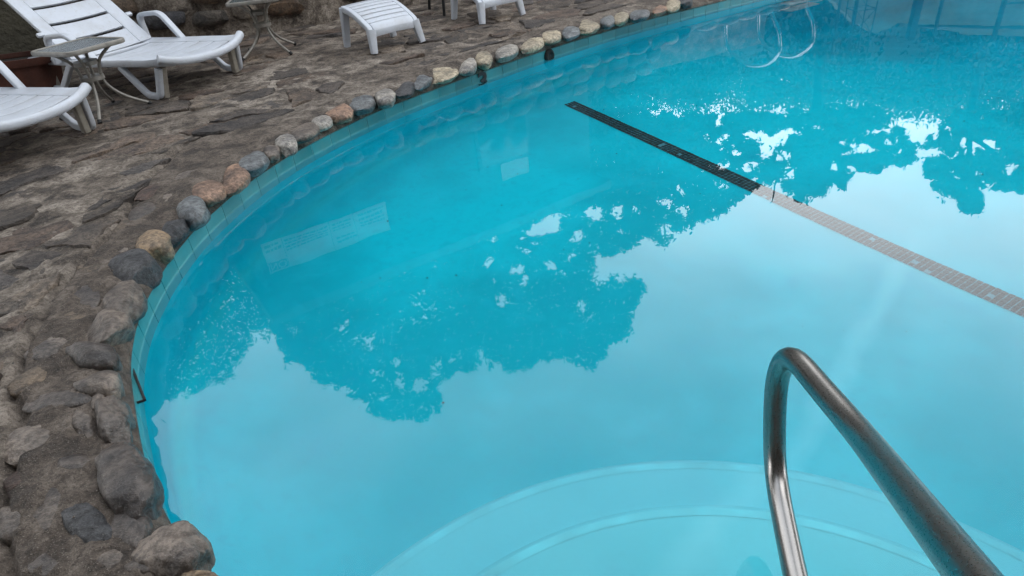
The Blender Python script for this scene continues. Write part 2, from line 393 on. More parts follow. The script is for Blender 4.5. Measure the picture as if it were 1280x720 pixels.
# rim tiles, one object each
TS = LEN/NT_
for i in range(NT_):
    bm = bmesh.new(); g_ = .0022; nsub = 3; rr = []
    for off, z0, z1 in ((-.006, .063, -.086), (.010, .066, -.089)):
        for j in range(nsub+1):
            p, t, n = frame(i*TS+g_+(TS-2*g_)*j/nsub)
            for z in (z0, z1): rr.append(bm.verts.new((p[0]+n[0]*off, p[1]+n[1]*off, z)))
    q = 2*(nsub+1)
    for j in range(nsub):
        a = 2*j; bm.faces.new((rr[a], rr[a+1], rr[a+3], rr[a+2])); bm.faces.new((rr[a], rr[a+2], rr[q+a+2], rr[q+a])); bm.faces.new((rr[a+1], rr[q+a+1], rr[q+a+3], rr[a+3]))
    bm.faces.new((rr[0], rr[q], rr[q+1], rr[1])); a = 2*nsub; bm.faces.new((rr[a], rr[a+1], rr[q+a+1], rr[q+a]))
    o = from_bm('rim_tile', bm, M['tile'], basin, smooth=False)
v_, f_ = [], []
for i in range(400):
    p, t, n = frame(LEN*i/400)
    for z in (.0635, -.0865): v_.append((p[0]-n[0]*.0035, p[1]-n[1]*.0035, z))
    j = (i+1) % 400; f_.append((2*i, 2*i+1, 2*j+1, 2*j))
mk('grout_band', v_, f_, M['grout'], basin)
# the depth mark "3" painted over a rim tile and the round wall fitting beside it
def frame_mat(s, z, off=-.012):
    p, t, n = frame(s); X = Vector((t[0], t[1], 0)); Z = Vector((-n[0], -n[1], 0)); Y = Z.cross(X)
    m_ = Matrix((X, Y, Z)).transposed().to_4x4(); m_.translation = (p[0]+n[0]*off, p[1]+n[1]*off, z); return m_
cu = bpy.data.curves.new('t', 'FONT'); cu.body = '3'; cu.size = .165; cu.extrude = .0015; cu.offset = .0045; cu.align_x = 'CENTER'; cu.align_y = 'CENTER'
to = bpy.data.objects.new('t', cu); COL.objects.link(to); bpy.context.view_layer.update()
me3 = bpy.data.meshes.new_from_object(to.evaluated_get(bpy.context.evaluated_depsgraph_get())); bpy.data.objects.remove(to); me3.materials.clear(); me3.materials.append(M['black'])
o3 = bpy.data.objects.new('depth_number', me3); COL.objects.link(o3); o3.parent = basin; s3 = signed_d(*at(613, 92, .065).xy)[1]; o3.matrix_local = frame_mat(s3, .000, -.012) @ Matrix.Diagonal((1.25, 1, 1, 1))
o3['label'] = 'black depth numeral 3 painted on the rim tiles'
sf = signed_d(*at(678.5, 60, .065).xy)[1]
bm = bmesh.new(); mm = frame_mat(sf, .015, -.008)
pr = [(.0, .010), (.018, .010), (.022, .016), (.036, .022), (.046, .014), (.05, 0)]
rg = [[bm.verts.new(mm @ Vector((r_*math.cos(a), r_*1.15*math.sin(a), h_))) for a in [2*math.pi*k/20 for k in range(20)]] for r_, h_ in pr[1:]]
for a, b in zip(rg, rg[1:]):
    for k in range(20): bm.faces.new((a[k], a[(k+1) % 20], b[(k+1) % 20], b[k]))
bm.faces.new(rg[0]); of = from_bm('rope_anchor', bm, M['rubber'], basin); of['label'] = 'round black fitting set into the rim tiles'
# steps under the rail: stacked rounded treads
Vs, Fs = [], []
C0 = (.30, .19)
prof = [(0, -.24), (.84, -.24), (.87, -.25), (.88, -.28), (.88, -.50), (.90, -.525), (1.15, -.53), (1.18, -.54), (1.19, -.57), (1.19, -.86), (1.22, -.905), (1.25, -.93)]
na = 72
for j in range(na+1):
    a = -.35+(math.pi+.7)*j/na
    for r_, z in prof: Vs.append((C0[0]+r_*math.cos(a), C0[1]+r_*math.sin(a), z))
k_ = len(prof)
for j in range(na):
    for i in range(k_-1): Fs.append((j*k_+i, j*k_+i+1, (j+1)*k_+i+1, (j+1)*k_+i))
tag(mk('pool_steps', Vs, Fs, M['step'], smooth=True), 'rounded turquoise steps under the water below the rail', kind='structure')
for r0_, z0_ in ((.845, -.24), (1.155, -.53)):
    v_, f_ = [], []
    for j in range(na+1):
        a = -.35+(math.pi+.7)*j/na
        for dr_, dz_ in ((-.012, .0012), (.012, .0012)): v_.append((C0[0]+(r0_+dr_)*math.cos(a), C0[1]+(r0_+dr_)*math.sin(a), z0_+dz_-.003*(dr_ > 0)))
    for j in range(na): f_.append((j*2, j*2+1, j*2+3, j*2+2))
    mk('step_nosing', v_, f_, M['nosing'], bpy.data.objects['pool_steps'], True)
# lane line: a base strip with small black mosaic tiles on it
A = np.array((.57, 4.80)); B = np.array((3.6, -.97)); dv = (B-A)/np.linalg.norm(B-A); nv = np.array((-dv[1], dv[0])); Wd = .10
L_ = 4.1
lane = tag(empty('lane_line', (A[0], A[1], FLOOR)), kind='structure'); lane['label'] = 'black mosaic lane line on the pool floor'
def lp(s, w, z): q = dv*s+nv*w; return (q[0], q[1], floor_z(A[0]+q[0], A[1]+q[1])-FLOOR+z)
v_ = []; f_ = []
for i in range(60):
    v_ += [lp(L_*i/59, -Wd/2, .004), lp(L_*i/59, Wd/2, .004)]
    if i: f_.append((2*i-2, 2*i, 2*i+1, 2*i-1))
mk('grout_strip', v_, f_, M['mosaic_grout'], lane)
v_ = []; f_ = []; pitch = Wd/4
for i in range(int(L_/pitch)):
    for k in range(4):
        if random.random() < .02: continue
        s0 = i*pitch+.0026; w0 = -Wd/2+k*pitch+.0026; e = pitch-.0052; z = .008+random.random()*.002; b = len(v_); j = .0015
        for ds, dw in ((0, 0), (e, 0), (e, e), (0, e)):
            v_.append(lp(s0+ds+random.uniform(-j, j), w0+dw+random.uniform(-j, j), z))
        for ds, dw in ((0, 0), (e, 0), (e, e), (0, e)): v_.append(lp(s0+ds, w0+dw, .003))
        f_.append((b, b+1, b+2, b+3)); f_ += [(b+q, b+4+q, b+4+(q+1) % 4, b+(q+1) % 4) for q in range(4)]
mt = mk('mosaic_tiles', v_, f_, M['mosaic'], lane); mt['kind'] = 'stuff'
# skimmer flap in the near wall
qa, qb, qc = at(166, 462, .035), at(181, 500, .022), at(166, 505, .022); qd = qa-(qb-qc)
sk = tag(empty('skimmer', (qb.x, qb.y, 0)), 'small skimmer flap framed in black, under the coping at the left edge', 'skimmer')
qs = [q-Vector((qb.x, qb.y, 0)) for q in (qa, qb, qc, qd)]
mk('flap', qs+[q-Vector((0, 0, .006)) for q in qs], [(3, 2, 1, 0), (4, 5, 6, 7), (0, 1, 5, 4), (1, 2, 6, 5), (2, 3, 7, 6), (3, 0, 4, 7)], M['tile'], sk)
bar('frame_bar', [qs[0], qs[1]], .007, .009, M['rubber'], sk, r=.002); bar('frame_bar', [qs[1], qs[2]], .005, .007, M['rubber'], sk, r=.002)

# ------------------------------------------------------------------ the stone deck
def blob(name, c, U, Vv, H, mat, parent, seed, sub=3, rough=.12, facet=0, sq=2.3):
    """one cobble: spans +-U, +-Vv on the ground and rises H; lumpy, some with broken flat faces"""
    bm = bmesh.new(); bmesh.ops.create_icosphere(bm, subdivisions=sub, radius=1)
    rnd = random.Random(seed); planes = []
    for i in range(facet):
        d = Vector((rnd.uniform(-1, 1), rnd.uniform(-1, 1), rnd.uniform(-.1, 1.2))).normalized(); planes.append((d, rnd.uniform(.55, .78)))
    for v in bm.verts:
        p = v.co.copy()
        k = (abs(p.x)**sq+abs(p.y)**sq+abs(p.z)**sq)**(-1/sq); p *= k
        for d, cc in planes:
            q = p.dot(d)
            if q > cc: p -= d*(q-cc)*.92
        n1 = noise.fractal(p*1.1+Vector((seed*3.7, 0, 0)), .9, 2, 3); n2 = noise.fractal(p*4+Vector((0, seed*1.3, 0)), .8, 2, 3)
        p *= 1+rough*n1+rough*.3*n2
        if p.z > .0: p.z *= .9-.18*max(0, p.z)
        v.co = Vector(c)+U*p.x+Vv*p.y+Vector((0, 0, H*p.z))
    return from_bm(name, bm, mat, parent, True, 55 if facet else 80)
BANK = []
def cobble(px, py, w, h, rot, mat, H, seed, sub=3, rough=.12, facet=0, z=.142, k=.86, name='coping_stone', sq=2.3, shift=0, dry=False):
    c = at(px, py+h*.06, z); a = R(rot); dx, dy = math.cos(a), math.sin(a)
    if shift: n_ = frame(signed_d(c.x, c.y)[1])[2]; c = c+Vector((n_[0], n_[1], 0))*shift
    U = (at(px+dx*w/2, py+dy*w/2, z)-at(px-dx*w/2, py-dy*w/2, z))/2
    Vv = (at(px-dy*h/2, py+dx*h/2, z)-at(px+dy*h/2, py-dx*h/2, z))/2*k
    if dry: BANK.append((c.x, c.y, U.x, U.y, Vv.x, Vv.y, H)); return
    return blob(name, (c.x, c.y, z-.012), U, Vv, H, M[mat], deck, seed, sub, rough, facet, sq)
# the coping, near to far: x, y, width, height, turn, material, rise, broken faces
CO = [(254, 718, 44, 18, 0, 'tan', .03, 0), (214, 678, 84, 74, 8, 'grey', .058, 0), (163, 594, 68, 92, -14, 'dgrey', .065, 0), (141, 520, 44, 60, 8, 'dgrey', .055, 4), (130, 474, 54, 36, -6, 'grey', .05, 0),
      (125, 442, 62, 26, 3, 'dgrey', .055, 0), (138, 408, 62, 42, -20, 'grey', .055, 3), (160, 369, 50, 36, -42, 'grey', .055, 0), (170, 333, 62, 36, -22, 'slate', .06, 4), (197, 302, 40, 25, -14, 'tan', .05, 0),
      (220, 282, 36, 22, -30, 'slate', .045, 4), (245, 260, 33, 26, -20, 'blue', .05, 0), (262, 236, 44, 25, -12, 'pink', .05, 0), (296, 219, 42, 28, -25, 'pink', .055, 3), (321, 201, 40, 20, -22, 'blue', .05, 0),
      (344, 188, 20, 13, -15, 'grey', .045, 0), (362, 177, 26, 20, -10, 'white', .055, 0), (388, 163, 38, 17, -22, 'grey', .04, 0), (409, 151, 27, 13, -10, 'white', .04, 0), (430, 138, 36, 20, -8, 'pink', .05, 0),
      (459, 128, 32, 17, -14, 'blue', .05, 0), (488, 120, 25, 18, -10, 'white', .055, 0), (512, 110, 27, 14, -18, 'slate', .045, 4), (534, 99, 25, 13, -28, 'blue', .045, 4), (558, 89, 40, 20, -12, 'cream', .045, 3),
      (589, 80, 24, 17, -8, 'white', .052, 0), (610, 72, 22, 17, -5, 'cream', .055, 0), (639, 63, 30, 15, -18, 'white', .048, 0), (670, 54, 30, 13, -16, 'cream', .048, 0), (694, 44, 26, 13, -10, 'cream', .048, 0),
      (719, 38, 22, 14, -12, 'blue', .048, 3), (741, 30, 26, 16, -8, 'cream', .05, 0), (765, 25, 20, 11, -14, 'blue', .045, 0), (781, 21, 20, 12, -16, 'cream', .045, 0), (805, 16, 26, 12, -14, 'blue', .048, 0),
      (830, 10, 20, 11, -20, 'pink', .045, 3), (846, 5, 19, 12, -12, 'cream', .045, 0), (864, 1, 19, 10, -14, 'slate', .045, 0)]
EM = [(29, 600, 52, 48, -20, 'brown', .012, 5), (106, 651, 74, 44, 42, 'slate', .02, 0), (88, 578, 50, 27, -8, 'dgrey', .014, 0), (44, 545, 92, 42, -28, 'grey', .018, 3), (74, 500, 84, 24, -8, 'dgrey', .018, 0),
      (33, 474, 52, 22, -32, 'dull', .012, 0), (88, 397, 52, 18, -12, 'dull', .010, 0), (114, 334, 40, 15, -10, 'dull', .012, 0), (152, 284, 30, 16, -50, 'dull', .008, 0), (108, 425, 0, 0, 0, '', 0, 0),
      (62, 433, 66, 24, -25, 'grey', .012, 0), (105, 365, 40, 34, -20, 'dgrey', .010, 0), (150, 318, 34, 16, -28, 'grey', .012, 0), (62, 628, 40, 70, 20, 'grey', .010, 0), (130, 700, 60, 26, -20, 'grey', .012, 0), (56, 700, 52, 34, 0, 'dgrey', .012, 3),
      (100, 528, 34, 30, -50, 'grey', .016, 2), (12, 650, 34, 40, 10, 'grey', .012, 0), (178, 262, 40, 16, -26, 'dgrey', .012, 0), (214, 246, 30, 12, -20, 'grey', .010, 0), (160, 655, 46, 50, 10, 'dgrey', .008, 0),
      (188, 238, 44, 14, -24, 'brown', .012, 3), (232, 218, 36, 12, -22, 'grey', .012, 0), (122, 500, 22, 18, -30, 'grey', .012, 0), (180, 705, 50, 22, -10, 'dgrey', .012, 0)]
def all_stones(dry):
    for i, (x, y, w, h, r_, mt_, H, fc) in enumerate(CO):
        cobble(x, y, w*(1.08 if i < 12 else 1.03), h*(1.06 if i < 12 else 1), r_, mt_, H*(1.2 if i < 12 else .86), i+3, 4 if i < 4 else 3, .19 if i < 12 else .14, fc if fc else (2 if i % 3 == 1 else 0), .140, .9, sq=2.5, shift=(.045 if i > 16 else .024 if i > 12 else .016) if i > 3 else .006, dry=dry)
    for i, (x, y, w, h, r_, mt_, H, fc) in enumerate(EM):
        if w: cobble(x, y, w, h, r_, mt_, H*.8+.014, i+50, 3, .22, fc, .147, 1, 'bedded_stone', 2.8, dry=dry)
all_stones(True)
def crack_d(s, y):
    return .25+.012*math.sin(s*9)+.02*noise.noise(Vector((s*3, 0, 5)))+max(0, min(.3, (y-2.45)*.35))
svals = []
s = 0
while s < LEN:
    p = edge(s); vis = (p[0] < 3.2 and p[1] > .4)
    svals.append(s); s += .02 if vis else .12
dvals = [-.012, -.012, .002, .018]+[.04+.02*i for i in range(50)]+[1.06+.035*i for i in range(45)]+[2.75+.12*i for i in range(16)]
zb = [.068, .082, .098, .114]
far = [6.5, 10, 20, 45, 110]
V = []; Fc = []
DV = dvals+far; m = len(DV)
def deck_z(x, y, d, s):
    z = .146-.001*max(0, min(1, (d-.27)/.08))+.013*fbm(x*2.2, y*2.2, 1)+.008*fbm(x*9, y*9, 2, 3)+.0035*fbm(x*33, y*33, 3, 2)
    if d < .12: z += .004*fbm(x*24, y*24, 8, 2)-(.12-d)*.26
    if y < 5.2 and d < 1.2:
        c = abs(d-crack_d(s, y)+.012*noise.noise(Vector((x*14, y*14, 0)))); wdt = .011+.008*noise.noise(Vector((s*5, 1, 1)))
        fade = max(0, min(1, (4.0-y)/1.0))
        if c < .035: z -= fade*.045*max(0, 1-c/max(.004, wdt+.010))
    return z
for s in svals:
    p, t, n = frame(s)
    for k, d in enumerate(DV):
        x, y = p[0]+n[0]*d, p[1]+n[1]*d
        if k < 4: z = zb[k]+.004*fbm(x*20, y*20, 4, 2)*(k > 0); x += n[0]*.006*fbm(s*7, k, 3)*(k == 1); y += n[1]*.006*fbm(s*7, k, 3)*(k == 1)
        elif d < 4.6: z = deck_z(x, y, d, s)
        else: z = .14
        V.append((x, y, z))
n_s = len(svals)
for i in range(n_s):
    a, b = i*m, ((i+1) % n_s)*m
    for k in range(m-1): Fc.append((a+k, b+k, b+k+1, a+k+1))
deck = tag(mk('stone_deck', V, [f[::-1] for f in Fc], M['mortar'], smooth=True), 'rough mortar bed of the stone pool deck', kind='structure')
me = deck.data
co = np.zeros(len(me.vertices)*3); me.vertices.foreach_get('co', co); co = co.reshape(-1, 3)
dd_v = np.tile(np.array(DV), len(svals)); ring = np.zeros(len(co))
for cx, cy, ux_, uy_, vx_, vy_, H in BANK:
    m_ = (np.abs(co[:, 0]-cx) < .3) & (np.abs(co[:, 1]-cy) < .3) & (dd_v > -.005)
    rx_, ry_ = co[m_, 0]-cx, co[m_, 1]-cy; det = ux_*vy_-uy_*vx_
    a_ = (rx_*vy_-ry_*vx_)/det; b_ = (ux_*ry_-uy_*rx_)/det; e_ = np.hypot(a_, b_)
    co[m_, 2] += H*(.15 if H > .05 else .34)*np.clip((1.5-e_)/.5, 0, 1)**1.5*np.clip((e_-.5)/.4, 0, 1)*(.75+.5*np.sin(rx_*60+cx*9)*np.sin(ry_*50+cy*7))
me.vertices.foreach_set('co', co.ravel()); me.update()
at_ = me.attributes.new('ring', 'FLOAT', 'POINT'); rv = []
for s in svals:
    y_ = edge(s)[1]; c_ = crack_d(s, y_)+.0
    w_ = 1-.65*max(0, min(1, (y_-2.6)/1.0)); rv += [w_*max(0, min(1, 1-(d-c_+.02)/.05)) for d in DV]
at_.data.foreach_set('value', rv)
if sum(p.normal.z for p in me.polygons[2000:3000]) < 0: me.flip_normals()

all_stones(False)
# ... and on round the rim outside the picture, whose undersides the water mirrors
s_end = signed_d(*at(872, -2, .14).xy)[1]; s = s_end+.1; i = 100
rnd = random.Random(5)
while s < s_end+3.2:
    L = rnd.uniform(.07, .14); p, t, n = frame(s+L); U = Vector((t[0], t[1], 0))*L; Vv = Vector((n[0], n[1], 0))*rnd.uniform(.05, .07)
    blob('coping_stone', (p[0]+n[0]*.05, p[1]+n[1]*.05, .13), U, Vv, .048, M[rnd.choice(['white', 'blue', 'cream', 'grey'])], deck, i, 2); s += 2*L+.02; i += 1
# irregular flagstones: cells of a stretched Voronoi pattern, each one an object
ax = np.array((.83, .56)); ay = np.array((-.56, .83)); ST = 1.38; SPC = .225
rnd = random.Random(11); pts = []
def to_ab(x, y): return ((ax[0]*x+ax[1]*y)/ST, ay[0]*x+ay[1]*y)
def to_xy(a, b): return (ax[0]*a*ST+ay[0]*b, ax[1]*a*ST+ay[1]*b)
ga, gb = np.arange(-4, 7, SPC), np.arange(-3, 11, SPC)
for i, a in enumerate(ga):
    for b in gb:
        pa, pb = a+rnd.uniform(-.5, .5)*SPC*1.35, b+(.5*SPC if i % 2 else 0)+rnd.uniform(-.5, .5)*SPC*1.35
        pts.append((pa, pb))
pts = np.array(pts)
def clip_poly(P, n, c):
    out = []
    for i in range(len(P)):
        a, b = P[i], P[(i+1) % len(P)]; da, db = a @ n-c, b @ n-c
        if da <= 0: out.append(a)
        if (da < 0 < db) or (db < 0 < da): out.append(a+(b-a)*(da/(da-db)))
    return out
WALLP = [(-7, 5.7), (-3.2, 6.2), (-2.3, 6.38), (-1.87, 6.5), (-1.5, 6.68), (-.8, 7.15), (.5, 8.0), (2.5, 9.2), (4.2, 9.9)]
def wall_y(x):
    for (x0, y0), (x1, y1) in zip(WALLP, WALLP[1:]):
        if x0 <= x <= x1: return y0+(y1-y0)*(x-x0)/(x1-x0)
    return 99
def project(p):
    q = Vector(p)-Vector((0, 0, CH)); d = q.y*cp-q.z*sp
    if d <= .05: return (-9999, -9999, d)
    b = (q.y*sp+q.z*cp)/d; a = q.x/d; return (640+F*(cr*a+sr*b), 360-F*(-sr*a+cr*b), d)
cells = []
for ci, c in enumerate(pts):
    x, y = to_xy(*c)
    if not (-6 < x < 4 and .3 < y < 7.5): continue
    d, s_ = signed_d(x, y)
    if d < .26 or y > wall_y(x)+.1: continue
    px, py, dd_ = project((x, y, DECK))
    if not (-90 < px < 1000 and -25 < py < 760): continue
    dd = np.hypot(pts[:, 0]-c[0], pts[:, 1]-c[1]); nb = np.argsort(dd)[1:16]
    P = [c+np.array(q)*SPC*2.2 for q in ((-1, -1), (1, -1), (1, 1), (-1, 1))]
    for j in nb:
        n = pts[j]-c; ln = np.linalg.norm(n); P = clip_poly(P, n/ln, (pts[j]+c) @ n/2/ln)
        if len(P) < 3: break
    if len(P) < 3: continue
    XY = [np.array(to_xy(*q)) for q in P]
    mind = crack_d(s_, y)+.02 if y < 3.6 else .24
    if min(signed_d(q[0], q[1])[0] for q in XY) < mind-.0:
        # pull corners that reach into the coping ring back out
        XY = [q if signed_d(*q)[0] > mind else q+frame(signed_d(*q)[1])[2]*(mind-signed_d(*q)[0]) for q in XY]
    area = .5*abs(sum(XY[i][0]*XY[(i+1) % len(XY)][1]-XY[(i+1) % len(XY)][0]*XY[i][1] for i in range(len(XY))))
    if area < .006: continue
    cells.append((dd_, XY, ci))
cells.sort(key=lambda t: t[0])
def flag_geo(XY, seed, near):
    rn = random.Random(seed); cx = sum(q[0] for q in XY)/len(XY); cy = sum(q[1] for q in XY)/len(XY); c = np.array((cx, cy))
    gap = rn.uniform(.004, .03); out = []
    XY = [q for i, q in enumerate(XY) if np.linalg.norm(q-XY[i-1]) > .02]
    if len(XY) < 3: return None
    pts_ = []
    for i in range(len(XY)):                     # chamfer corners, then split long sides
        a, b = XY[i], XY[(i+1) % len(XY)]; L = np.linalg.norm(b-a); r_ = rn.uniform(.02, .14); k = max(2, int(L/(.035 if near else .06)))
        for j in range(k+1): pts_.append(a+(b-a)*(r_+(1-2*r_)*j/k))
    for q in pts_:
        d = q-c; l = np.linalg.norm(d)+1e-6; e = .022*noise.noise(Vector((q[0]*11, q[1]*11, seed*.37)))+.012*noise.noise(Vector((q[0]*31, q[1]*31, seed*.37)))
        out.append(c+d*max(.3, (l-gap+e)/l))
    top = .150+rn.uniform(-.010, .013); tx, ty = rn.uniform(-.045, .045), rn.uniform(-.045, .045); n = len(out); Vv = []; Ff = []
    rings = [(1.0, -.05), (1.0, -.012), (.955, -.001), (.8, 0), (.5, .001)] if near else [(1.0, -.04), (1.0, -.008), (.9, 0)]
    for f, dz in rings:
        for q in out:
            p = c+(q-c)*f; z = top+dz+tx*(p[0]-cx)+ty*(p[1]-cy)+.005*fbm(p[0]*12, p[1]*12, seed, 3)+(.004*fbm(p[0]*40, p[1]*40, seed, 2) if near else 0)
            # thin split layers of the rock
            z += .006*math.floor(2.2*noise.noise(Vector((p[0]*4.5, p[1]*9, seed*1.1))))*(f < .97)
            Vv.append((p[0], p[1], z))
    Vv.append((cx, cy, top+.001)); L = len(rings)
    for r_ in range(L-1):
        for i in range(n): j = (i+1) % n; Ff.append((r_*n+i, r_*n+j, (r_+1)*n+j, (r_+1)*n+i))
    for i in range(n): Ff.append(((L-1)*n+i, (L-1)*n+(i+1) % n, L*n))
    return Vv, Ff
restV, restF = [], []; cnt = 0
for k, (dd_, XY, seed) in enumerate(cells):
    a = sum(XY[i][0]*XY[(i+1) % len(XY)][1]-XY[(i+1) % len(XY)][0]*XY[i][1] for i in range(len(XY)))
    if a < 0: XY = XY[::-1]
    if random.Random(seed).random() < .2: continue      # here the mortar has covered the stone
    g_ = flag_geo(XY, seed, dd_ < 5.5)
    if not g_: continue
    if cnt < 298:
        c0 = Vector((XY[0][0], XY[0][1], .1)); o = mk('flagstone', [Vector(v)-c0 for v in g_[0]], g_[1], M['flag'], deck, True); o.location = c0
        o.data.set_sharp_from_angle(angle=R(45)); cnt += 1
    else:
        b = len(restV); restV += g_[0]; restF += [tuple(i+b for i in f) for f in g_[1]]
if restV:
    o = mk('flagstones', restV, restF, M['flag'], deck, True); o['kind'] = 'stuff'
print('flagstones', cnt, 'cells', len(cells))

# ------------------------------------------------------------------ the handrail
D2 = lambda x, y, d: Vector((0, 0, CH))+ray(x, y)*d       # a point at depth d (ray has unit depth)
pu = D2(1214, 720, .57); pv = D2(1077.5, 545, .95); pw = D2(992, 452, 1.17); 
rail_pts = [pu+(pu-pv)*1.6+Vector((-.02, 0, -.95)), pu+(pu-pv)*1.6+Vector((0, 0, -.25)), pu+(pu-pv)*1.25, pu, pv, D2(1003, 459, 1.16), D2(983, 430, 1.215), D2(969, 478, 1.262), D2(968, 590, 1.31), D2(993, 716, 1.16), D2(1020, 830, 1.02), D2(1036, 900, .97)]
hr = tag(empty('handrail', (pu.x, pu.y-.4, .15)), 'brushed steel pool handrail curving over the water at the right', 'handrail')
off = Vector(hr.location)
P_ = [p-off for p in rail_pts]
path = round_path([P_[0], P_[1], P_[2], P_[3], P_[4]], .12, 8)[:-1]+[P_[4]]
# the tight bend at the far end
bend = smooth_path([P_[4], (P_[4]*.35+P_[5]*.65), P_[5], P_[6], P_[7], (P_[7]+P_[8])/2, P_[8], (P_[8]*.35+P_[9]*.65), P_[9], P_[10], P_[11]], 8)
def resample(path, step):
    out = [path[0]]; acc = 0
    for a, b in zip(path, path[1:]):
        L = (b-a).length
        while acc+L >= step:
            a = a+(b-a)*((step-acc)/L); L = (b-a).length; out.append(a.copy()); acc = 0
        acc += L
    return out
rp_ = resample(path+bend[1:], .02)
for _ in range(14): rp_ = [rp_[0]]+[(rp_[i-1]+rp_[i]*2+rp_[i+1])/4 for i in range(1, len(rp_)-1)]+[rp_[-1]]
def tube_pt(name, pts, r, mat, parent, n=24):      # rotation-minimising frame
    bm = bmesh.new(); rings = []; t0 = (pts[1]-pts[0]).normalized(); s = t0.cross(Vector((.3, .2, .9))).normalized()
    for i, p in enumerate(pts):
        t = (pts[min(i+1, len(pts)-1)]-pts[max(i-1, 0)]).normalized(); s = (s-t*s.dot(t)).normalized(); w = t.cross(s)
        rings.append([bm.verts.new(p+s*(r*math.cos(2*math.pi*k/n))+w*(r*math.sin(2*math.pi*k/n))) for k in range(n)])
    for a, b in zip(rings, rings[1:]):
        for k in range(n): bm.faces.new((a[k], a[(k+1) % n], b[(k+1) % n], b[k]))
    bm.faces.new(rings[0]); bm.faces.new(rings[-1]); return from_bm(name, bm, mat, parent, True, 60)
tube_pt('rail_tube', rp_, .0212, M['steel'], hr, 28)
for k in (0, -1):
    q = rp_[k]; bm = bmesh.new(); sweep(bm, [Vector((q.x, q.y, .0)), Vector((q.x, q.y, .012)), Vector((q.x, q.y, .03))], circ(.045, 20), Vector((0, 1, 0)), lambda t: 1-.5*t)
    from_bm('escutcheon', bm, M['steel'], hr)

# ------------------------------------------------------------------ pool ladder beyond the top of the frame (the water mirrors its rails)
sl = signed_d(3.0, 6.6)[1]; pL, tL, nL = frame(sl)
ld = tag(empty('pool_ladder', (pL[0], pL[1], 0)), 'polished pool ladder with two looped rails mirrored near the top of the water', 'ladder')
def lad(a, b, z): return Vector((tL[0]*a+nL[0]*b, tL[1]*a+nL[1]*b, z))
for sgn in (-1, 1):
    a = sgn*.24
    tube_pt('ladder_rail', resample(smooth_path([lad(a, .62, .13), lad(a, .62, .35), lad(a, .56, .56), lad(a, .34, .68), lad(a, .08, .66), lad(a, -.08, .52), lad(a, -.06, .33), lad(a, .03, .2), lad(a, .07, .13)], 10), .03), .019, M['chrome'], ld, 14)
for z in (-.16, -.42, -.68): box('ladder_tread', lad(.0, -.07, z), (.40, .13, .035), M['tread'], ld, .006, Matrix(((tL[0], nL[0], 0), (tL[1], nL[1], 0), (0, 0, 1))))

# ------------------------------------------------------------------ white resin loungers
def lounger():
    root = empty('sun_lounger'); rs = M['resin']; w = .345
    def top(x, y):
        e = (abs(y)/w)**2.4; bow = -.075*(1-(y/w)**2)*max(0, 1-x/.5)
        return (x+bow, y, .205+.03*e+.012*math.cos(x*3)+.012*max(0, 1-x/.12)*e)
    xs = [.055, .19, .325, .46, .595, .73, .865]
    for a, b in zip(xs, xs[1:]): slab('slat', top, (a+.0055, b-.0055), (-.25, .25), .014, rs, root, 4, 12, .002)
    for sg in (-1, 1):
        slab('side_rail', lambda x, y: (Vector(top(x, y))+Vector((0, 0, .003))), (.0, 1.0), tuple(sorted((sg*.2505, sg*.345))), .045, rs, root, 14, 3, .006)
        # looped legs: post, foot bar and slanting strut in one moulding
        for x0, dr in ((.10, 1), (1.30, -1)):
            P = [(x0-dr*.05, sg*.325, .195), (x0, sg*.345, .02), (x0+dr*.13, sg*.335, .018), (x0+dr*.33, sg*.325, .195)]
            bar('leg', round_path(P, .035, 5), .042, .034, rs, root, up=Vector((0, 1, 0)), r=.008)
            bar('leg_brace', [(x0-dr*.035, sg*.285, .195), (x0+dr*.01, sg*.305, .006)], .04, .04, M['resin_old'], root, up=Vector((1, 0, 0)))
        bar('rear_rail', [(.98, sg*.31, .208), (1.45, sg*.31, .205)], .05, .045, rs, root)
        P = [(1.04, sg*.365, .21), (1.05, sg*.365, .385), (.80, sg*.365, .40), (.60, sg*.345, .21)]
        bar('armrest', round_path(P, .06, 6), .03, .048, rs, root, up=Vector((0, 1, 0)), r=.008)
    # foot rail bowed outwards with raised rounded corners
    fp = [Vector(top(0, y))+Vector((-.005, 0, -.012+.012*(abs(y)/w)**6)) for y in np.linspace(-.345, .345, 21)]
    bar('foot_rail', fp, .05, .05, rs, root, r=.018)
    bar('cross_rail', [(.90, -.3, .198), (.90, .3, .198)], .04, .03, rs, root)
    # backrest, raised
    an = R(40); H0 = Vector((.93, 0, .228))
    bk = empty('backrest', H0); bk.parent = root; bk.rotation_euler = (0, -an, 0)
    ys = [.0, .165, .33, .495, .66, .80]
    for i, (a, b) in enumerate(zip(ys, ys[1:])):
        slab('slat', lambda x, y: (x, y, -.02*(1-(y/.32)**2)), (a+.013*(i > 0), b-.013), (-.225, .225), .018, rs, bk, 3, 10, .004)
    for sg in (-1, 1):
        slab('stile', lambda x, y: (x, y, -.02*(1-(y/.32)**2)+.0012), (0, .80), tuple(sorted((sg*.2255, sg*.325))), .03, rs, bk, 10, 3, .006)
        bm = bmesh.new(); bm_box(bm, (.26, sg*.345, -.005), (.03, .05, .022), None, .006); from_bm('pivot_peg', bm, rs, bk)
        for i in (1, 2, 3, 4): pass
    return root
w_ang = math.atan2(-.4, .8)
L1 = lounger()
uL = Vector((-.867, .498, 0)); wL = Vector((.498, .867, 0))          # long axis to the head, width axis
def place_lounger(o, far_leg, turn=0):
    a = math.atan2(uL.y, uL.x)+turn; o.rotation_euler = (0, 0, a); U = Vector((math.cos(a), math.sin(a), 0)); Wd = Vector((-math.sin(a), math.cos(a), 0))
    # local +x is the long axis, local -y the far side
    p = Vector((far_leg[0], far_leg[1], DECK))-U*.10+Wd*.33; o.location = (p.x, p.y, DECK+.004)
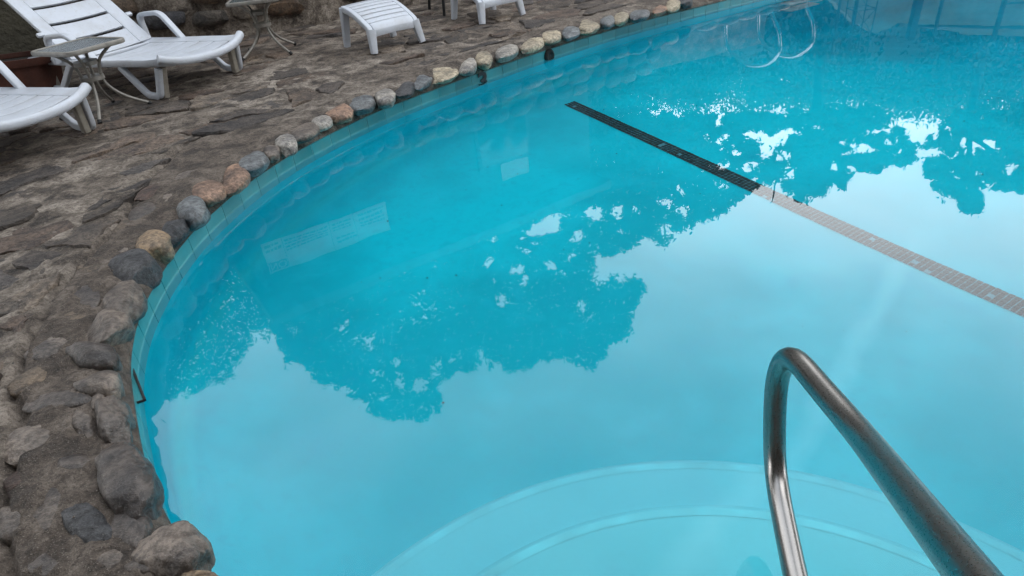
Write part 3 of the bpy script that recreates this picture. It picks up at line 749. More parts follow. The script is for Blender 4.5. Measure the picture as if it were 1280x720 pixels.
place_lounger(L1, (-1.81, 4.96))
tag(L1, 'white slatted lounger with raised back, fully in view behind the small glass table', 'sun lounger', 'white loungers along the deck')
L0 = copy_tree(L1); place_lounger(L0, (-2.33, 3.81), R(2)); L0['label'] = 'white slatted lounger cut off by the left edge, only its foot end in view'

# ------------------------------------------------------------------ moulded footstools
def footstool():
    root = empty('footstool'); rs = M['resin']; a = .215
    def top(x, y):
        t = (y+a)/(2*a); return (x, y, .175+.13*math.sin(t*math.pi/2)-.006*(x/a)**2-.02*max(0, (abs(t-.5)-.42)/.08)**2)
    ys = np.linspace(-.155, .165, 7)
    for p, q in zip(ys, ys[1:]): slab('slat', top, (-.175, .175), (p+.006, q-.006), .012, rs, root, 8, 3, .002)
    for u, v in (((-a, -.1755), (-a, a)), ((.1755, a), (-a, a)), ((-.175, .175), (-a, -.156)), ((-.175, .175), (.166, a))):
        slab('rim', lambda x, y: Vector(top(x, y))+Vector((0, 0, .002)), u, v, .045, rs, root, 6, 14, .008)
    for sx in (-1, 1):
        for sy, zt in ((-1, .16), (1, .285)):
            bm = bmesh.new(); A_ = Vector((sx*.188, sy*.19, zt)); B_ = Vector((sx*.212, sy*.222, 0))
            sweep(bm, [A_, (A_+B_)/2, B_], rrect(.062, .05, .012), Vector((0, 1, 0)), lambda t: 1.08-.3*t); from_bm('leg', bm, rs, root)
    return root
fs1 = footstool(); an = math.atan2(.26, .36); fs1.rotation_euler = (0, 0, an); fs1.location = (-.79, 5.37, DECK+.003)
tag(fs1, 'white moulded footstool nearer the wall, its slatted top fully in view', 'footstool', 'white footstools')
fs2 = copy_tree(fs1); fs2.rotation_euler = (0, 0, R(33)); fs2.location = (.045, 6.06, DECK+.003); fs2['label'] = 'white moulded footstool cut off by the top edge of the photo'

# ------------------------------------------------------------------ small glass tables
def side_table():
    root = empty('side_table'); a = .185; h = .40
    P = round_path([(-a, 0, h), (-a, -a, h), (a, -a, h), (a, a, h), (-a, a, h), (-a, 0, h)], .05, 6)
    bm = bmesh.new(); sweep(bm, P, rrect(.022, .028, .008), cap=False)
    from_bm('table_frame', bm, M['taupe'], root)
    Q = [Vector((p.x*.955, p.y*.955, 0)) for p in P[:-1]]; n = len(Q)
    mk('glass_top', [(q.x, q.y, h+.009) for q in Q]+[(q.x, q.y, h+.003) for q in Q], [tuple(range(n)), tuple(range(2*n-1, n-1, -1))]+[(i, n+i, n+(i+1) % n, (i+1) % n) for i in range(n)], M['glass'], root)
    for k in range(4):
        c, s_ = math.cos(R(45+90*k)), math.sin(R(45+90*k))
        pts_ = [(c*r_, s_*r_, z) for r_, z in ((.17, h-.012), (.085, .32), (.058, .25), (.06, .17), (.13, .085), (.255, .012))]
        tube('leg', smooth_path(pts_, 6), .0095, M['taupe'], root, 10)
        tube('foot_cap', [(c*.25, s_*.25, .018), (c*.262, s_*.262, .003)], .0125, M['rubber'], root, 10)
    for z in (.305, .215):
        bm = bmesh.new(); sweep(bm, [Vector((0, 0, z-.012)), Vector((0, 0, z+.012))], circ(.068, 20), Vector((0, 1, 0))); from_bm('ring_plate', bm, M['taupe'], root, angle=30)
    return root
t1 = side_table(); t1.location = (-2.43, 4.21, DECK+.003); t1.rotation_euler = (0, 0, R(-28))
tag(t1, 'small square glass table between the two white loungers', 'side table', 'small glass side tables')
t2 = copy_tree(t1); t2.location = (-1.73, 5.52, DECK+.003); t2.rotation_euler = (0, 0, R(8)); t2['label'] = 'small square glass table beside the stone wall, cut off by the top edge'

# ------------------------------------------------------------------ terracotta planter
def planter():
    root = empty('planter'); a, b, h = .40, .17, .26
    def ring(k, z, q=.05): 
        A_, B_ = a*k, b*k+.0; return [Vector((p.x, p.y, z)) for p in round_path([(-A_, 0, 0), (-A_, -B_, 0), (A_, -B_, 0), (A_, B_, 0), (-A_, B_, 0), (-A_, 0, 0)], q, 5)[:-1]]
    bm = bmesh.new(); rs_ = [ring(.84, 0), ring(.95, h-.05), ring(1.04, h-.05), ring(1.05, h-.045), ring(1.05, h), ring(.97, h), ring(.95, h-.03)]
    rr = [[bm.verts.new(p) for p in r_] for r_ in rs_]
    for x, y in zip(rr, rr[1:]):
        for i in range(len(x)): bm.faces.new((x[i], x[(i+1) % len(x)], y[(i+1) % len(x)], y[i]))
    bm.faces.new(rr[0]); from_bm('pot', bm, M['terracotta'], root, angle=50)
    q = ring(.95, h-.035); mk('soil', q, [tuple(range(len(q)))], M['soil'], root)
    return root
pl = planter(); pl.location = (-3.5, 4.98, DECK); pl.rotation_euler = (0, 0, R(8))
tag(pl, 'long terracotta planter half hidden behind the left lounger and table', 'planter')

# ------------------------------------------------------------------ black chair whose legs show at the top edge
ch = empty('patio_chair', (-.2, 6.62, DECK+.003), R(20), label='black metal chair of which only the legs show, between the footstools', cat='chair')
for x, y in ((-.22, -.2), (.22, -.2), (-.22, .22), (.22, .22)):
    tube('leg', [(x*.9, y*.9, .44), (x*1.08, y*1.1, 0)], .014, M['chair'], ch, 10)
bm = bmesh.new(); bm_box(bm, (0, 0, .445), (.46, .44, .02), None, .008); from_bm('seat', bm, M['chair'], ch)
for z in (.6, .68, .76, .84): box('back_slat', (0, .235, z), (.42, .012, .05), M['chair'], ch, .004)
for sg in (-1, 1):
    tube('back_post', [(sg*.215, .215, .44), (sg*.215, .255, .9)], .012, M['chair'], ch, 10)
    tube('arm', smooth_path([(sg*.225, -.2, .44), (sg*.235, -.2, .62), (sg*.235, -.12, .66), (sg*.225, .23, .66)], 6), .011, M['chair'], ch, 8)

# ------------------------------------------------------------------ rubble wall behind the deck
rw = empty('stone_wall', (-1.87, 6.5, DECK), label='low rubble stone wall behind the loungers', cat='wall')
wp = [Vector((x, y, 0)) for x, y in WALLP]; O0 = Vector((-1.87, 6.5, 0)); WH = 1.15
bm = bmesh.new(); wpath = resample(wp, .1)
n_ = len(wpath); hts = np.linspace(-.1, WH, 16); G = []
for i, p in enumerate(wpath):
    t = (wpath[min(i+1, n_-1)]-wpath[max(i-1, 0)]).normalized(); nn = Vector((t.y, -t.x, 0))
    G.append([bm.verts.new(p-O0+nn*(.02*fbm(p.x*3+t.x, p.y*3, z*3, 3)-.10*z/WH*.6)+Vector((0, 0, z))) for z in hts]+[bm.verts.new(p-O0-nn*.35+Vector((0, 0, WH)))])
for a, b in zip(G, G[1:]):
    for k in range(len(a)-1): bm.faces.new((a[k], b[k], b[k+1], a[k+1]))
from_bm('mortar_core', bm, M['mortar'], rw)
rnd = random.Random(3); cumw = [0]
for a, b in zip(wp, wp[1:]): cumw.append(cumw[-1]+(b-a).length)
def wframe(s):
    for i in range(len(wp)-1):
        if s <= cumw[i+1]: t = (wp[i+1]-wp[i]).normalized(); return wp[i]+t*(s-cumw[i]), t
    return wp[-1], (wp[-1]-wp[-2]).normalized()
z = .14; row = 0; cw = 0
while z < WH:
    hh = rnd.uniform(.13, .2); s = 1.0+rnd.uniform(0, .2)
    while s < 10:
        L = rnd.uniform(.11, .21)
        if row == 0: L *= 1.0
        p, t = wframe(s+L); nn = Vector((t.y, -t.x, 0)); zz = z+rnd.uniform(-.02, .02); dx = .02-.06*zz/WH
        if not (row < 2 and rnd.random() < .25) and cw < 298:
            blob('wall_stone', p-O0+nn*dx+Vector((0, 0, zz+hh/2)), t*L*rnd.uniform(.9, 1.03), nn*rnd.uniform(.045, .085), hh*.55, M['wallstone'], rw, 400+cw, 2, .14, rnd.choice((0, 3, 4)), 3.2); cw += 1
        s += 2*L+.012
    z += hh+.012; row += 1
print('wall stones', cw)

# ------------------------------------------------------------------ the house behind, carrying the pool signs (seen in the water)
hA = Vector((-2.98, 6.92, 0)); hd = Vector((.85, .527, 0)).normalized(); hn = Vector((hd.y, -hd.x, 0)); HL = 5.2; HT = 3.08
ho = empty('house', (hA.x, hA.y, 0), math.atan2(hd.y, hd.x), label='low brown stucco house above the stone wall, mirrored in the pool', cat='house')
box('wall', (HL/2, 1.75, HT/2+.2), (HL, 3.5, HT-.4), M['stucco'], ho, .01)
box('roof', (HL/2-.05, 1.62, HT-.05), (HL+.2, 4.1, .14), M['fascia'], ho, .01)
for x in (3.6,):
    f_ = box('window', (x, -.012, 1.9), (.9, .05, .8), M['fascia'], ho, .004); box('pane', (x, -.04, 1.9), (.8, .012, .7), M['window'], f_, .002)
def sign_panel(px, Y0=None, **k): pass
def hloc(p):      # world point on the house front -> local x, z
    q = p-Vector((hA.x, hA.y, 0)); return q.dot(hd), p.z
def on_front(x, y, off=.03):   # mirrored pixel ray onto the house front plane
    d = ray(x, y); k = -CH/d.z; p = Vector((0, 0, CH))+d*k; dd = Vector((d.x, d.y, -d.z)); pl_ = Vector((hA.x, hA.y, 0))+hn*off
    q = (pl_-p).dot(hn)/dd.dot(hn); return p+dd*q
def sign(c4, label, name='pool_sign'):
    ps_ = [hloc(on_front(*c)) for c in c4]; x0 = (ps_[0][0]+ps_[3][0])/2; x1 = (ps_[1][0]+ps_[2][0])/2; z0 = (ps_[0][1]+ps_[1][1])/2; z1 = (ps_[2][1]+ps_[3][1])/2
    wl_ = Vector((hA.x, hA.y, 0))+hd*x0+hn*.012
    r_ = empty(name, (wl_.x, wl_.y, z0), math.atan2(hd.y, hd.x), label=label, cat='sign'); return r_, x1-x0, z1-z0
sg1, w1, h1 = sign([(326, 307), (482, 252), (488, 285), (338, 345)], 'long white pool rules sign of several panels on the house wall')
print('sign', w1, h1)
xs = [0, .155, .52, .72, 1.0]
for a, b in zip(xs, xs[1:]):
    pn = box('sign_panel', ((a+b)/2*w1, -.01, h1/2), ((b-a)*w1-.008, .012, h1), M['signwhite'], sg1, .002)
rnd = random.Random(9)
v_ = []; f_ = []
def ink(x0, x1, z0, z1):
    b = len(v_)
    for y in (-.0195, -.015): v_.extend([(x0, y, z0), (x1, y, z0), (x1, y, z1), (x0, y, z1)])
    f_.extend([(b, b+1, b+2, b+3), (b, b+4, b+5, b+1), (b+1, b+5, b+6, b+2), (b+2, b+6, b+7, b+3), (b+3, b+7, b+4, b)])
for (a, b, c, d, rows_) in ((.17, .5, .08, .5, 4), (.54, .70, .10, .42, 3), (.55, .71, .62, .86, 2), (.02, .14, .06, .34, 2), (.76, .97, .08, .6, 4)):
    for r_ in range(rows_):
        z = h1*(c+(d-c)*(r_+.15)/rows_); z2 = z+h1*(d-c)/rows_*.5; x = a
        while x < b-.01:
            L = rnd.uniform(.012, .045); ink(x*w1, min(b, x+L)*w1, z, z2); x += L+.008
pr_ = mk('print_block', v_, f_, M['signink'], sg1); pr_['kind'] = 'stuff'
box('print_band', (.078*w1, -.017, h1*.80), (.14*w1, .003, h1*.3), M['signink'], sg1, 0)
cu = bpy.data.curves.new('t', 'FONT'); cu.body = 'NO'; cu.size = h1*.34; cu.extrude = .001; cu.align_x = 'CENTER'; cu.align_y = 'CENTER'
to = bpy.data.objects.new('t', cu); COL.objects.link(to); bpy.context.view_layer.update()
meN = bpy.data.meshes.new_from_object(to.evaluated_get(bpy.context.evaluated_depsgraph_get())); bpy.data.objects.remove(to); meN.materials.clear(); meN.materials.append(M['signwhite'])
on = bpy.data.objects.new('lettering', meN); COL.objects.link(on); on.parent = sg1; on.location = (.078*w1, -.0205, h1*.80); on.rotation_euler = (R(90), 0, 0)
sg2, w2, h2 = sign([(625, 197), (658, 184), (662, 213), (629, 226)], 'small blank white panel on the house wall right of the long sign')
box('sign_panel', (w2/2, -.01, h2/2), (w2, .012, h2), M['signwhite'], sg2, .002)
bar('frame', [(0, -.02, 0), (w2, -.02, 0), (w2, -.02, h2), (0, -.02, h2), (0, -.02, .001)], .012, .008, M['tread'], sg2, up=Vector((0, 1, 0)), r=.002)

# ------------------------------------------------------------------ hillside and far garden
V = []; Fc = []; nx, ny = 90, 60
def hill_z(x, y):
    az = math.degrees(math.atan2(x, y)); lim = 23.5 if az < 6 else (18.0 if az > 14 else 23.5-(az-6)*.69)
    return min(hill_raw(x, y), max(1.1 if x < 5 else .1, math.tan(R(lim))*math.hypot(x, y)-1.2-1.7))
def hill_raw(x, y):
    t = -.527*x+.85*y-6.9
    a = min(1, max(0, t/.5))*1.0; b = max(0, t-4.2)*.5; c = max(0, y-12.6)*.62 if x > 3 else max(0, y-12.6)*.62*max(0, (x+1)/4)
    return .1+max(a*(1 if x < 5 else max(0, 1-(x-5)/1.5)), 0)+min(9.5, max(b, c))+.35*fbm(x*.3, y*.3, 2)*(t > 2)
for j in range(ny+1):
    for i in range(nx+1):
        x = -34+80*i/nx; y = 5.2+50*(j/ny)**1.5; wy = wall_y(x)
        V.append((x, y, hill_z(x, y)-(4 if (-.527*x+.85*y < 6.75 or signed_d(x, y)[0] < 1.5) else 0)))
for j in range(ny):
    for i in range(nx):
        a = j*(nx+1)+i; Fc.append((a, a+1, a+nx+2, a+nx+1))
tag(mk('hillside', V, Fc, M['earth'], smooth=True), 'wooded hillside rising beyond the pool', kind='structure')
def leaves(name, C, size, mat, parent=None, seed=1):
    rg = np.random.RandomState(seed); n = len(C); C = np.asarray(C, float)
    a = rg.normal(size=(n, 3)); a /= np.linalg.norm(a, axis=1, keepdims=True); b = rg.normal(size=(n, 3)); b -= a*(a*b).sum(1, keepdims=True); b /= np.linalg.norm(b, axis=1, keepdims=True)
    s = size*rg.uniform(.6, 1.3, (n, 1)); c = np.cross(a, b)
    q = np.stack([C-a*s, C+b*s*.45+c*s*.12, C+a*s, C-b*s*.45+c*s*.12], 1).reshape(-1, 3)
    me = bpy.data.meshes.new(name); me.vertices.add(4*n); me.vertices.foreach_set('co', q.ravel()); me.loops.add(4*n); me.loops.foreach_set('vertex_index', np.arange(4*n, dtype=np.int32))
    me.polygons.add(n); me.polygons.foreach_set('loop_start', np.arange(0, 4*n, 4, dtype=np.int32)); me.polygons.foreach_set('loop_total', np.full(n, 4, dtype=np.int32)); me.update(calc_edges=True)
    me.materials.append(mat); o = bpy.data.objects.new(name, me); COL.objects.link(o)
    if parent: o.parent = parent
    return o
rg = np.random.RandomState(4)
cl = []
while len(cl) < 900:
    x = rg.uniform(-16, 30); y = rg.uniform(10, 34)
    if -.527*x+.85*y-6.9 < 4.5 and not (x > 4.5 and y > 12.8): continue
    if y < 12.8: continue
    cl.append((x, y, hill_z(x, y)+rg.uniform(.2, 1.3), rg.uniform(.5, 1.1)))
P = []
for x, y, z, r_ in cl:
    q = rg.normal(size=(260, 3)); q /= np.linalg.norm(q, axis=1, keepdims=True); q *= (rg.uniform(0, 1, (260, 1))**.35)*r_; P.append(q+(x, y, z))
tag(leaves('hillside_shrubs', np.vstack(P), .075, M['leaf3'], seed=8), 'mass of dark shrubs covering the hillside', kind='stuff')

# ------------------------------------------------------------------ the trees the water mirrors
def in_poly(P, x, y):
    P = np.asarray(P); r = np.zeros(len(x), bool); j = len(P)-1
    for i in range(len(P)):
        c = ((P[i, 1] > y) != (P[j, 1] > y)) & (x < (P[j, 0]-P[i, 0])*(y-P[i, 1])/(P[j, 1]-P[i, 1]+1e-9)+P[i, 0]); r ^= c; j = i
    return r
def mirror_np(x, y, Y):
    u = (x-640)/F; v = -(y-360)/F; a = cr*u-sr*v; b = sr*u+cr*v; dx, dy, dz = a, cp+b*sp, -sp+b*cp; k = -CH/dz; q = (Y-dy*k)/dy
    return np.stack([dx*k+dx*q, dy*k+dy*q, -dz*q], 1)
def vnoise(x, y, seed):
    g_ = np.random.RandomState(seed).rand(64, 64); xi, yi = np.floor(x).astype(int), np.floor(y).astype(int); fx, fy = x-xi, y-yi; fx = fx*fx*(3-2*fx); fy = fy*fy*(3-2*fy)
    G_ = lambda a, b: g_[a % 64, b % 64]
    return (G_(xi, yi)*(1-fx)+G_(xi+1, yi)*fx)*(1-fy)+(G_(xi, yi+1)*(1-fx)+G_(xi+1, yi+1)*fx)*fy
def crown(parent, poly, holes, Y, n, depth, size, mat, seed, gaps=0.0, edge_soft=4, hole_polys=()):
    """leaf masses filling a crown as broad as this outline at distance Y and `depth` metres thick"""
    rg = np.random.RandomState(seed); P = np.asarray(poly, float); lo, hi = P.min(0), P.max(0); out = []; got = 0
    while got < n:
        x = rg.uniform(lo[0]-8, hi[0]+8, 20000); y = rg.uniform(lo[1]-8, hi[1]+8, 20000)
        wx = (vnoise(x/9, y/9, seed)-.5)*13+(vnoise(x/3.2, y/3.2, seed+1)-.5)*7; wy = (vnoise(x/9, y/9, seed+2)-.5)*13+(vnoise(x/3.2, y/3.2, seed+3)-.5)*7
        jx = x+wx*edge_soft/4+rg.normal(size=len(x))*1.7; jy = y+wy*edge_soft/4+rg.normal(size=len(x))*1.5
        k = in_poly(P, jx, jy)
        hx_, hy_ = x+wx*.8+(vnoise(x/2.3, y/2.3, seed+7)-.5)*7, y+wy*.8+(vnoise(x/2.3, y/2.3, seed+8)-.5)*7
        for (hx, hy, hw, hh) in holes: k &= ((hx_-hx)/(hw*1.12+.8))**2+((hy_-hy)/(hh*1.12+.8))**2 > 1+rg.normal(size=len(x))*.22
        for hp in hole_polys: k &= ~in_poly(hp, x+wx*.25, y+wy*.25)
        lace = vnoise(x/22, y/16, seed+4)*.45+vnoise(x/4.5, y/4, seed+5)*.33+vnoise(x/2.1, y/1.9, seed+6)*.22
        k &= lace < gaps
        x, y = x[k], y[k]
        Yd = Y+rg.uniform(-depth/2, depth/2, len(x)); out.append(mirror_np(x, y, Yd)); got += len(x)
    C = np.vstack(out)[:n]; C = C+rg.normal(size=C.shape)*.03
    return leaves('crown', C-np.array(parent.location), size, mat, parent, seed)
def limb(parent, pts, r0, r1, name='branch'):
    pts = [Vector(p)-Vector(parent.location) for p in pts]; q = resample(smooth_path(pts, 6), .15)
    if len(q) < 3: return
    bm = bmesh.new(); sweep(bm, q, circ(1, 9), Vector((.1, 1, .05)), lambda t: r0+(r1-r0)*t); return from_bm(name, bm, M['bark'], parent, angle=60)
polyB = [(335, 330), (335, 400), (347, 425), (352, 440), (380, 460), (402, 474), (430, 480), (448, 498), (465, 517), (500, 522), (545, 517), (548, 500), (546, 485), (560, 474), (572, 464), (596, 461), (603, 435), (614, 452), (640, 466), (660, 455), (700, 440), (720, 452), (738, 460), (752, 452), (760, 436),
         (785, 415), (787, 390), (803, 372), (800, 352), (770, 348), (742, 356), (737, 322), (760, 314), (772, 318), (800, 296), (808, 290), (822, 306), (835, 302), (840, 286), (862, 284), (885, 275), (915, 256), (935, 240), (905, 215), (880, 180), (840, 150), (745, 150), (690, 200), (680, 235), (650, 240), (560, 280), (450, 300), (380, 310)]
holesB = [(618, 300, 7, 6), (612, 332, 9, 8), (645, 335, 10, 5), (690, 331, 7, 8), (745, 266, 9, 8), (771, 267, 9, 6), (720, 296, 9, 7), (776, 290, 7, 4), (629, 375, 6, 9), (728, 383, 7, 6), (738, 397, 7, 3), (714, 317, 8, 5),
          (462, 426, 7, 8), (450, 419, 5, 4), (443, 428, 4, 3), (468, 467, 6, 7), (499, 482, 6, 6), (496, 456, 6, 4), (545, 456, 8, 5), (525, 480, 10, 7), (412, 427, 4, 3), (476, 500, 4, 4), (514, 505, 3, 3), (565, 448, 5, 3), (430, 411, 5, 4), (438, 405, 3, 3),
          (833, 250, 8, 7), (852, 266, 10, 8), (848, 235, 5, 5), (830, 286, 6, 6), (700, 270, 6, 5), (520, 378, 5, 3), (571, 390, 5, 2), (654, 352, 4, 5), (660, 310, 10, 4), (706, 340, 5, 5), (800, 262, 4, 3), (905, 232, 6, 4), (500, 470, 6, 4), (540, 470, 6, 4), (648, 298, 4, 11)]
holeP = [[(655, 288), (688, 266), (699, 264), (702, 280), (700, 293), (672, 297), (655, 293)]]
B = empty('broadleaf_tree', tuple(mirror(600, 300, 13).xy)+(1.2,), label='large leafy tree above the house roof, mirrored in the middle of the pool', cat='tree')
crown(B, polyB, holesB, 13, 130000, 2.6, .055, M['leaf'], 21, gaps=.75, hole_polys=holeP)
b0 = Vector(B.location); limb(B, [b0-Vector((0, 0, .4)), b0+Vector((.1, 0, 2)), mirror(640, 300, 13), mirror(610, 380, 13), mirror(590, 430, 13)], .2, .04, 'trunk')
limb(B, [mirror(640, 300, 13), mirror(700, 330, 13.2), mirror(760, 400, 13.2)], .1, .02); limb(B, [mirror(640, 310, 13), mirror(560, 400, 12.8), mirror(510, 490, 12.8)], .11, .02); limb(B, [mirror(650, 290, 13), mirror(450, 400, 13), mirror(400, 450, 13)], .1, .02)
limb(B, [mirror(668, 300, 13), mirror(704, 292, 13), mirror(712, 275, 13)], .035, .02)
polyC = [(770, 205), (775, 150), (880, 146), (940, 143), (1000, 140), (1100, 138), (1200, 138), (1310, 136), (1310, 240), (1280, 238), (1262, 237), (1243, 232), (1246, 221), (1234, 224), (1223, 234), (1229, 247), (1222, 261), (1207, 261), (1198, 253), (1195, 243), (1184, 247), (1169, 232), (1157, 213), (1152, 200), (1180, 199), (1211, 203),
         (1182, 192), (1165, 184), (1146, 187), (1140, 201), (1125, 207), (1105, 207), (1092, 215), (1067, 212), (1061, 230), (1052, 232), (1040, 227), (1030, 240), (1015, 242), (1002, 248), (988, 240), (975, 217), (955, 229), (936, 235), (915, 228), (890, 205)]
holesC = [(940, 168, 14, 7), (965, 176, 17, 11), (985, 166, 14, 7), (957, 188, 8, 7), (936, 207, 17, 6), (903, 207, 8, 6), (907, 174, 6, 4), (978, 198, 10, 6), (985, 215, 8, 8), (1080, 186, 17, 7), (1107, 164, 8, 6), (1088, 167, 12, 4), (1057, 194, 7, 5), (1116, 155, 6, 3), (1212, 180, 12, 6), (1220, 186, 10, 6), (1234, 180, 9, 8), (1245, 188, 8, 6),
          (1160, 158, 5, 5), (1026, 157, 3, 9), (1013, 160, 3, 8), (1110, 180, 7, 6), (1195, 218, 5, 5), (1224, 219, 6, 4), (1262, 212, 10, 5), (1273, 203, 6, 4), (1230, 147, 8, 3), (1060, 213, 6, 4), (1045, 210, 6, 5), (920, 190, 5, 4), (880, 170, 4, 3), (1150, 190, 6, 6), (1172, 190, 10, 5), (1190, 197, 10, 4), (945, 222, 7, 5)]
C = empty('broadleaf_tree', tuple(mirror(1015, 100, 16).xy)+(2.2,), label='leafy tree with bare forked twigs, mirrored right of the lane line', cat='tree')
crown(C, [p for p in polyC if p[0] < 1150]+[], [h for h in holesC], 16, 75000, 2.6, .055, M['leaf'], 31, gaps=.66)
c0 = Vector(C.location); limb(C, [c0-Vector((0, 0, 1)), mirror(1020, 130, 16), mirror(1008, 165, 16), mirror(1002, 205, 16)], .2, .05, 'trunk')
limb(C, [mirror(1020, 130, 16), mirror(1030, 150, 16), mirror(1045, 185, 16), mirror(1050, 220, 16)], .1, .03)
for tw in ([(1003, 200), (985, 215), (972, 226), (967, 240)], [(988, 212), (966, 216), (952, 228), (948, 236)], [(972, 220), (969, 232), (966, 250), (962, 255)]):
    limb(C, [mirror(x, y, 15.9+.05*i) for i, (x, y) in enumerate(tw)], .035, .01, 'twig')
D = empty('broadleaf_tree', tuple(mirror(1215, 100, 17).xy)+(3.2,), label='leafy tree mirrored at the far right of the water', cat='tree')
crown(D, [p for p in polyC if p[0] >= 1140], holesC, 17, 50000, 2.6, .055, M['leaf'], 33, gaps=.68)
d0 = Vector(D.location); limb(D, [d0-Vector((0, 0, 1)), mirror(1215, 130, 17), mirror(1212, 190, 17), mirror(1210, 240, 17)], .18, .04, 'trunk'); limb(D, [mirror(1212, 170, 17), mirror(1240, 190, 17), mirror(1262, 225, 17)], .08, .02)
polyA = [(60, 250), (110, 560), (160, 530), (190, 512), (200, 500), (228, 490), (246, 487), (275, 480), (284, 463), (305, 445), (318, 430), (327, 417), (350, 412), (360, 330), (350, 300), (200, 230)]
Ac = empty('conifer_tree', tuple(mirror(240, 330, 10.5).xy)+(.9,), label='fine needled dark tree mirrored at the left side of the pool', cat='tree')
crown(Ac, polyA, [(318, 424, 4, 4), (292, 440, 4, 2), (275, 470, 5, 2)], 10.5, 60000, 2.4, .04, M['leaf2'], 41, gaps=.82, edge_soft=5)
a0 = Vector(Ac.location); limb(Ac, [a0-Vector((0, 0, .4)), mirror(240, 380, 10.5), mirror(230, 460, 10.5)], .15, .03, 'trunk')

# ------------------------------------------------------------------ far garden wall with iron pergola (mirrored at the top right)
def px3(x, y, Y): return mirror(x, y, Y)
gw = empty('garden_wall', (8, 11.6, .1), label='pale stucco garden wall under the hillside, mirrored at the top right', cat='wall')
tops = [(5.95, 1.15), (6.4, 1.55), (6.8, 1.75), (7.2, 1.62), (8.5, 1.95), (10.5, 2.2), (14, 2.5)]
bm = bmesh.new(); fr_ = []; 
for x, zt in tops:
    fr_.append([bm.verts.new((x-8, yy, zz)) for yy, zz in ((0, 0), (0, zt-.1), (.25, zt-.1), (.25, 0))])
for a, b in zip(fr_, fr_[1:]):
    for k in range(3): bm.faces.new((a[k], b[k], b[k+1], a[k+1]))
bm.faces.new(fr_[0]); bm.faces.new(fr_[-1][::-1]); from_bm('wall_body', bm, M['pale'], gw, smooth=False)
pg = empty('pergola', (7.4, 11, .14), label='dark iron pergola frame standing before the pale garden wall', cat='pergola')
def pp(x, y, z): return Vector((x-7.4, y-11, z-.14))
for x, r_, zt in ((5.75, .018, 1.95), (6.02, .02, 2.0), (7.05, .055, 1.75), (7.45, .022, 1.7), (8.5, .028, 1.95), (9.9, .028, 2.2)):
    bar('post', [pp(x, 11, .14), pp(x, 11, zt)], r_*2, r_*2, M['iron'], pg, up=Vector((0, 1, 0)), r=.004)
bar('beam', [pp(7.1, 11.02, 1.55), pp(8.5, 11.02, 1.72), pp(9.9, 11.02, 1.85), pp(12.5, 11.02, 2.1)], .04, .04, M['iron'], pg)
bar('rail', [pp(8.5, 10.98, 1.35), pp(12.5, 10.98, 1.5)], .03, .03, M['iron'], pg)
tr = empty('trellis', (5.9, 10.6, .14), label='slim iron trellis tower left of the pergola', cat='trellis')
for x, y in ((-.16, -.16), (.16, -.16), (.16, .16), (-.16, .16)): bar('post', [(x, y, 0), (x*.9, y*.9, 1.75)], .016, .016, M['iron'], tr, up=Vector((0, 1, 0)), r=.003)
for z in (.5, .95, 1.3, 1.6):
    q = .158; P = [Vector((x*q, y*q, z)) for x, y in ((-1, -1), (1, -1), (1, 1), (-1, 1), (-1, -.999))]
    for a, b in zip(P, P[1:]): bar('crossbar', [a, b], .012, .012, M['iron'], tr, r=.002)
for a, b in (((-.15, -.15, .95), (.15, -.15, 1.3)), ((.15, -.15, .95), (-.15, -.15, 1.3)), ((-.15, .15, .5), (.15, .15, .95))): bar('brace', [a, b], .01, .01, M['iron'], tr, r=.002)

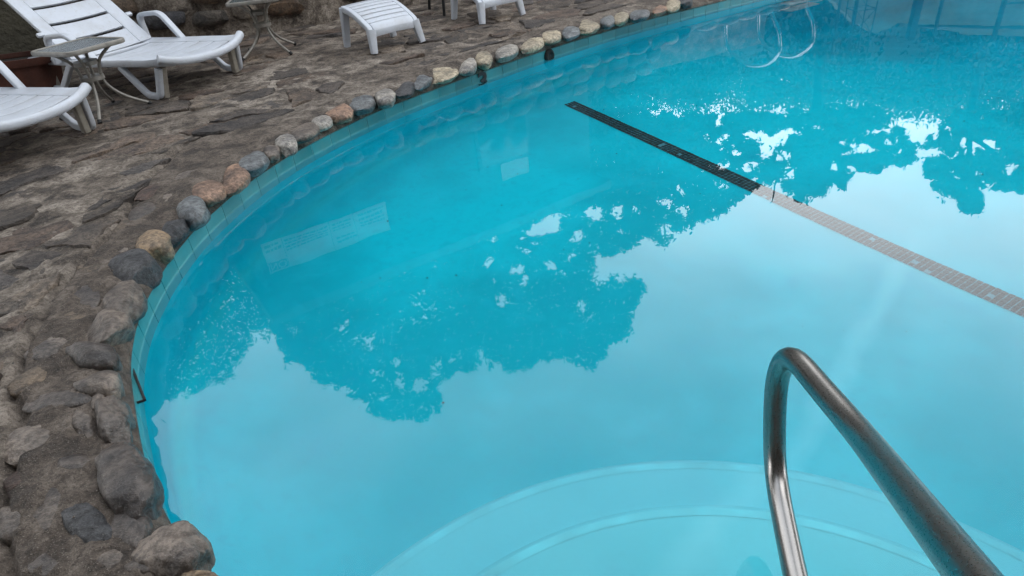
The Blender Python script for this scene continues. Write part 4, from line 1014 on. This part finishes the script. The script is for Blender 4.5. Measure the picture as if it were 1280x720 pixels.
# ------------------------------------------------------------------ unseen building, trees and shrubs added round the pool to cut the sky light
hb = empty('added_building', (1.5, -3.2, .14), label='added unseen two storey building behind the camera, blocking sky light', cat='building')
box('wall', (0, -2, 3.6), (26, 4, 7.2), M['stucco'], hb, .01); box('roof', (0, -1.6, 7.3), (27, 6, .2), M['fascia'], hb, .01)
for i in range(6):
    for z in (1.7, 5.0): f_ = box('window', (-10+4*i, .01, z), (1.4, .06, 1.3), M['fascia'], hb, .004); box('pane', (-10+4*i, .045, z), (1.24, .012, 1.14), M['window'], f_, .002)
for k, (x, y, zc, rr, hh, lab) in enumerate(((-4.7, 6.75, 2.3, 1.0, .8, 'added shrub over the left end of the stone wall, put there for shade'), (-5.8, 5.3, 2.7, 1.1, .9, 'added shrub at the far left corner of the deck, put there for shade'), (-8.5, 1.5, 5.5, 3.6, 4.2, 'added unseen tree left of the deck, blocking sky light'), (-6.5, -2.5, 7, 3.2, 4, 'added unseen tree behind the left of the deck, blocking sky light'), (12.5, 2, 5.5, 3.4, 4.5, 'added unseen tree right of the pool, blocking sky light'), (13.5, 7.5, 5, 3.0, 4, 'added unseen tree at the far right corner of the pool, blocking sky light'))):  # added foliage that keeps sky light off the deck and pool
    tt = empty('broadleaf_tree', (x, y, .14), label=lab, cat='tree'); rg = np.random.RandomState(60+k); c_ = rg.normal(size=(60, 3)); c_ /= np.linalg.norm(c_, axis=1, keepdims=True); c_ *= rg.uniform(.3, 1, (60, 1))*np.array((rr, rr, hh))
    q = rg.normal(size=(60, 180 if k > 1 else 400, 3))*(.55 if k > 1 else .28)+c_[:, None, :]; leaves('crown', q.reshape(-1, 3)+(0, 0, zc), (.2 if k > 1 else .06), M['leaf' if k > 1 else 'leaf2'], tt, 70+k)
    limb(tt, [Vector((x, y, .1)), Vector((x+.1, y, 3)), Vector((x, y+.1, zc+1.5))], .22, .06, 'trunk')

# ------------------------------------------------------------------ leaf litter and grit lying on the pool floor and deck
rnd = random.Random(77); v_ = []; f_ = []
for i in range(230):
    x = rnd.uniform(-1.0, 4.0); y = rnd.uniform(.9, 5.6); d, _ = signed_d(x, y)
    if d > -.35 or math.hypot(x-C0[0], y-C0[1]) < 1.55: continue
    z = floor_z(x, y)+.006; r_ = rnd.choice((.002, .003, .003, .004, .006)); b = len(v_); a0_ = rnd.uniform(0, 6)
    for k in range(5): v_.append((x+r_*math.cos(a0_+k*1.257)*rnd.uniform(.5, 1.2), y+r_*math.sin(a0_+k*1.257)*rnd.uniform(.4, 1), z+rnd.uniform(0, .004)))
    f_.append(tuple(range(b, b+5)))
tag(mk('pool_debris', v_, f_, M['soil']), 'scattered dark leaf crumbs on the pool floor', kind='stuff')
v_ = []; f_ = []
for i in range(1500):
    x = rnd.uniform(-4.5, 2.4); y = rnd.uniform(.8, 6.6); d, _ = signed_d(x, y)
    if not .03 < d < 2.6: continue
    z = .156+rnd.uniform(-.004, .006); r_ = rnd.choice((.003, .004, .005, .007)); b = len(v_); a0_ = rnd.uniform(0, 6)
    for k in range(4): v_.append((x+r_*math.cos(a0_+k*1.57)*rnd.uniform(.6, 1.2), y+r_*math.sin(a0_+k*1.57)*rnd.uniform(.6, 1.2), z))
    v_.append((x, y, z+r_*.7)); f_ += [(b+k, b+(k+1) % 4, b+4) for k in range(4)]
tag(mk('deck_grit', v_, f_, M['grey']), 'small grit and crumbs lying on the deck', kind='stuff')
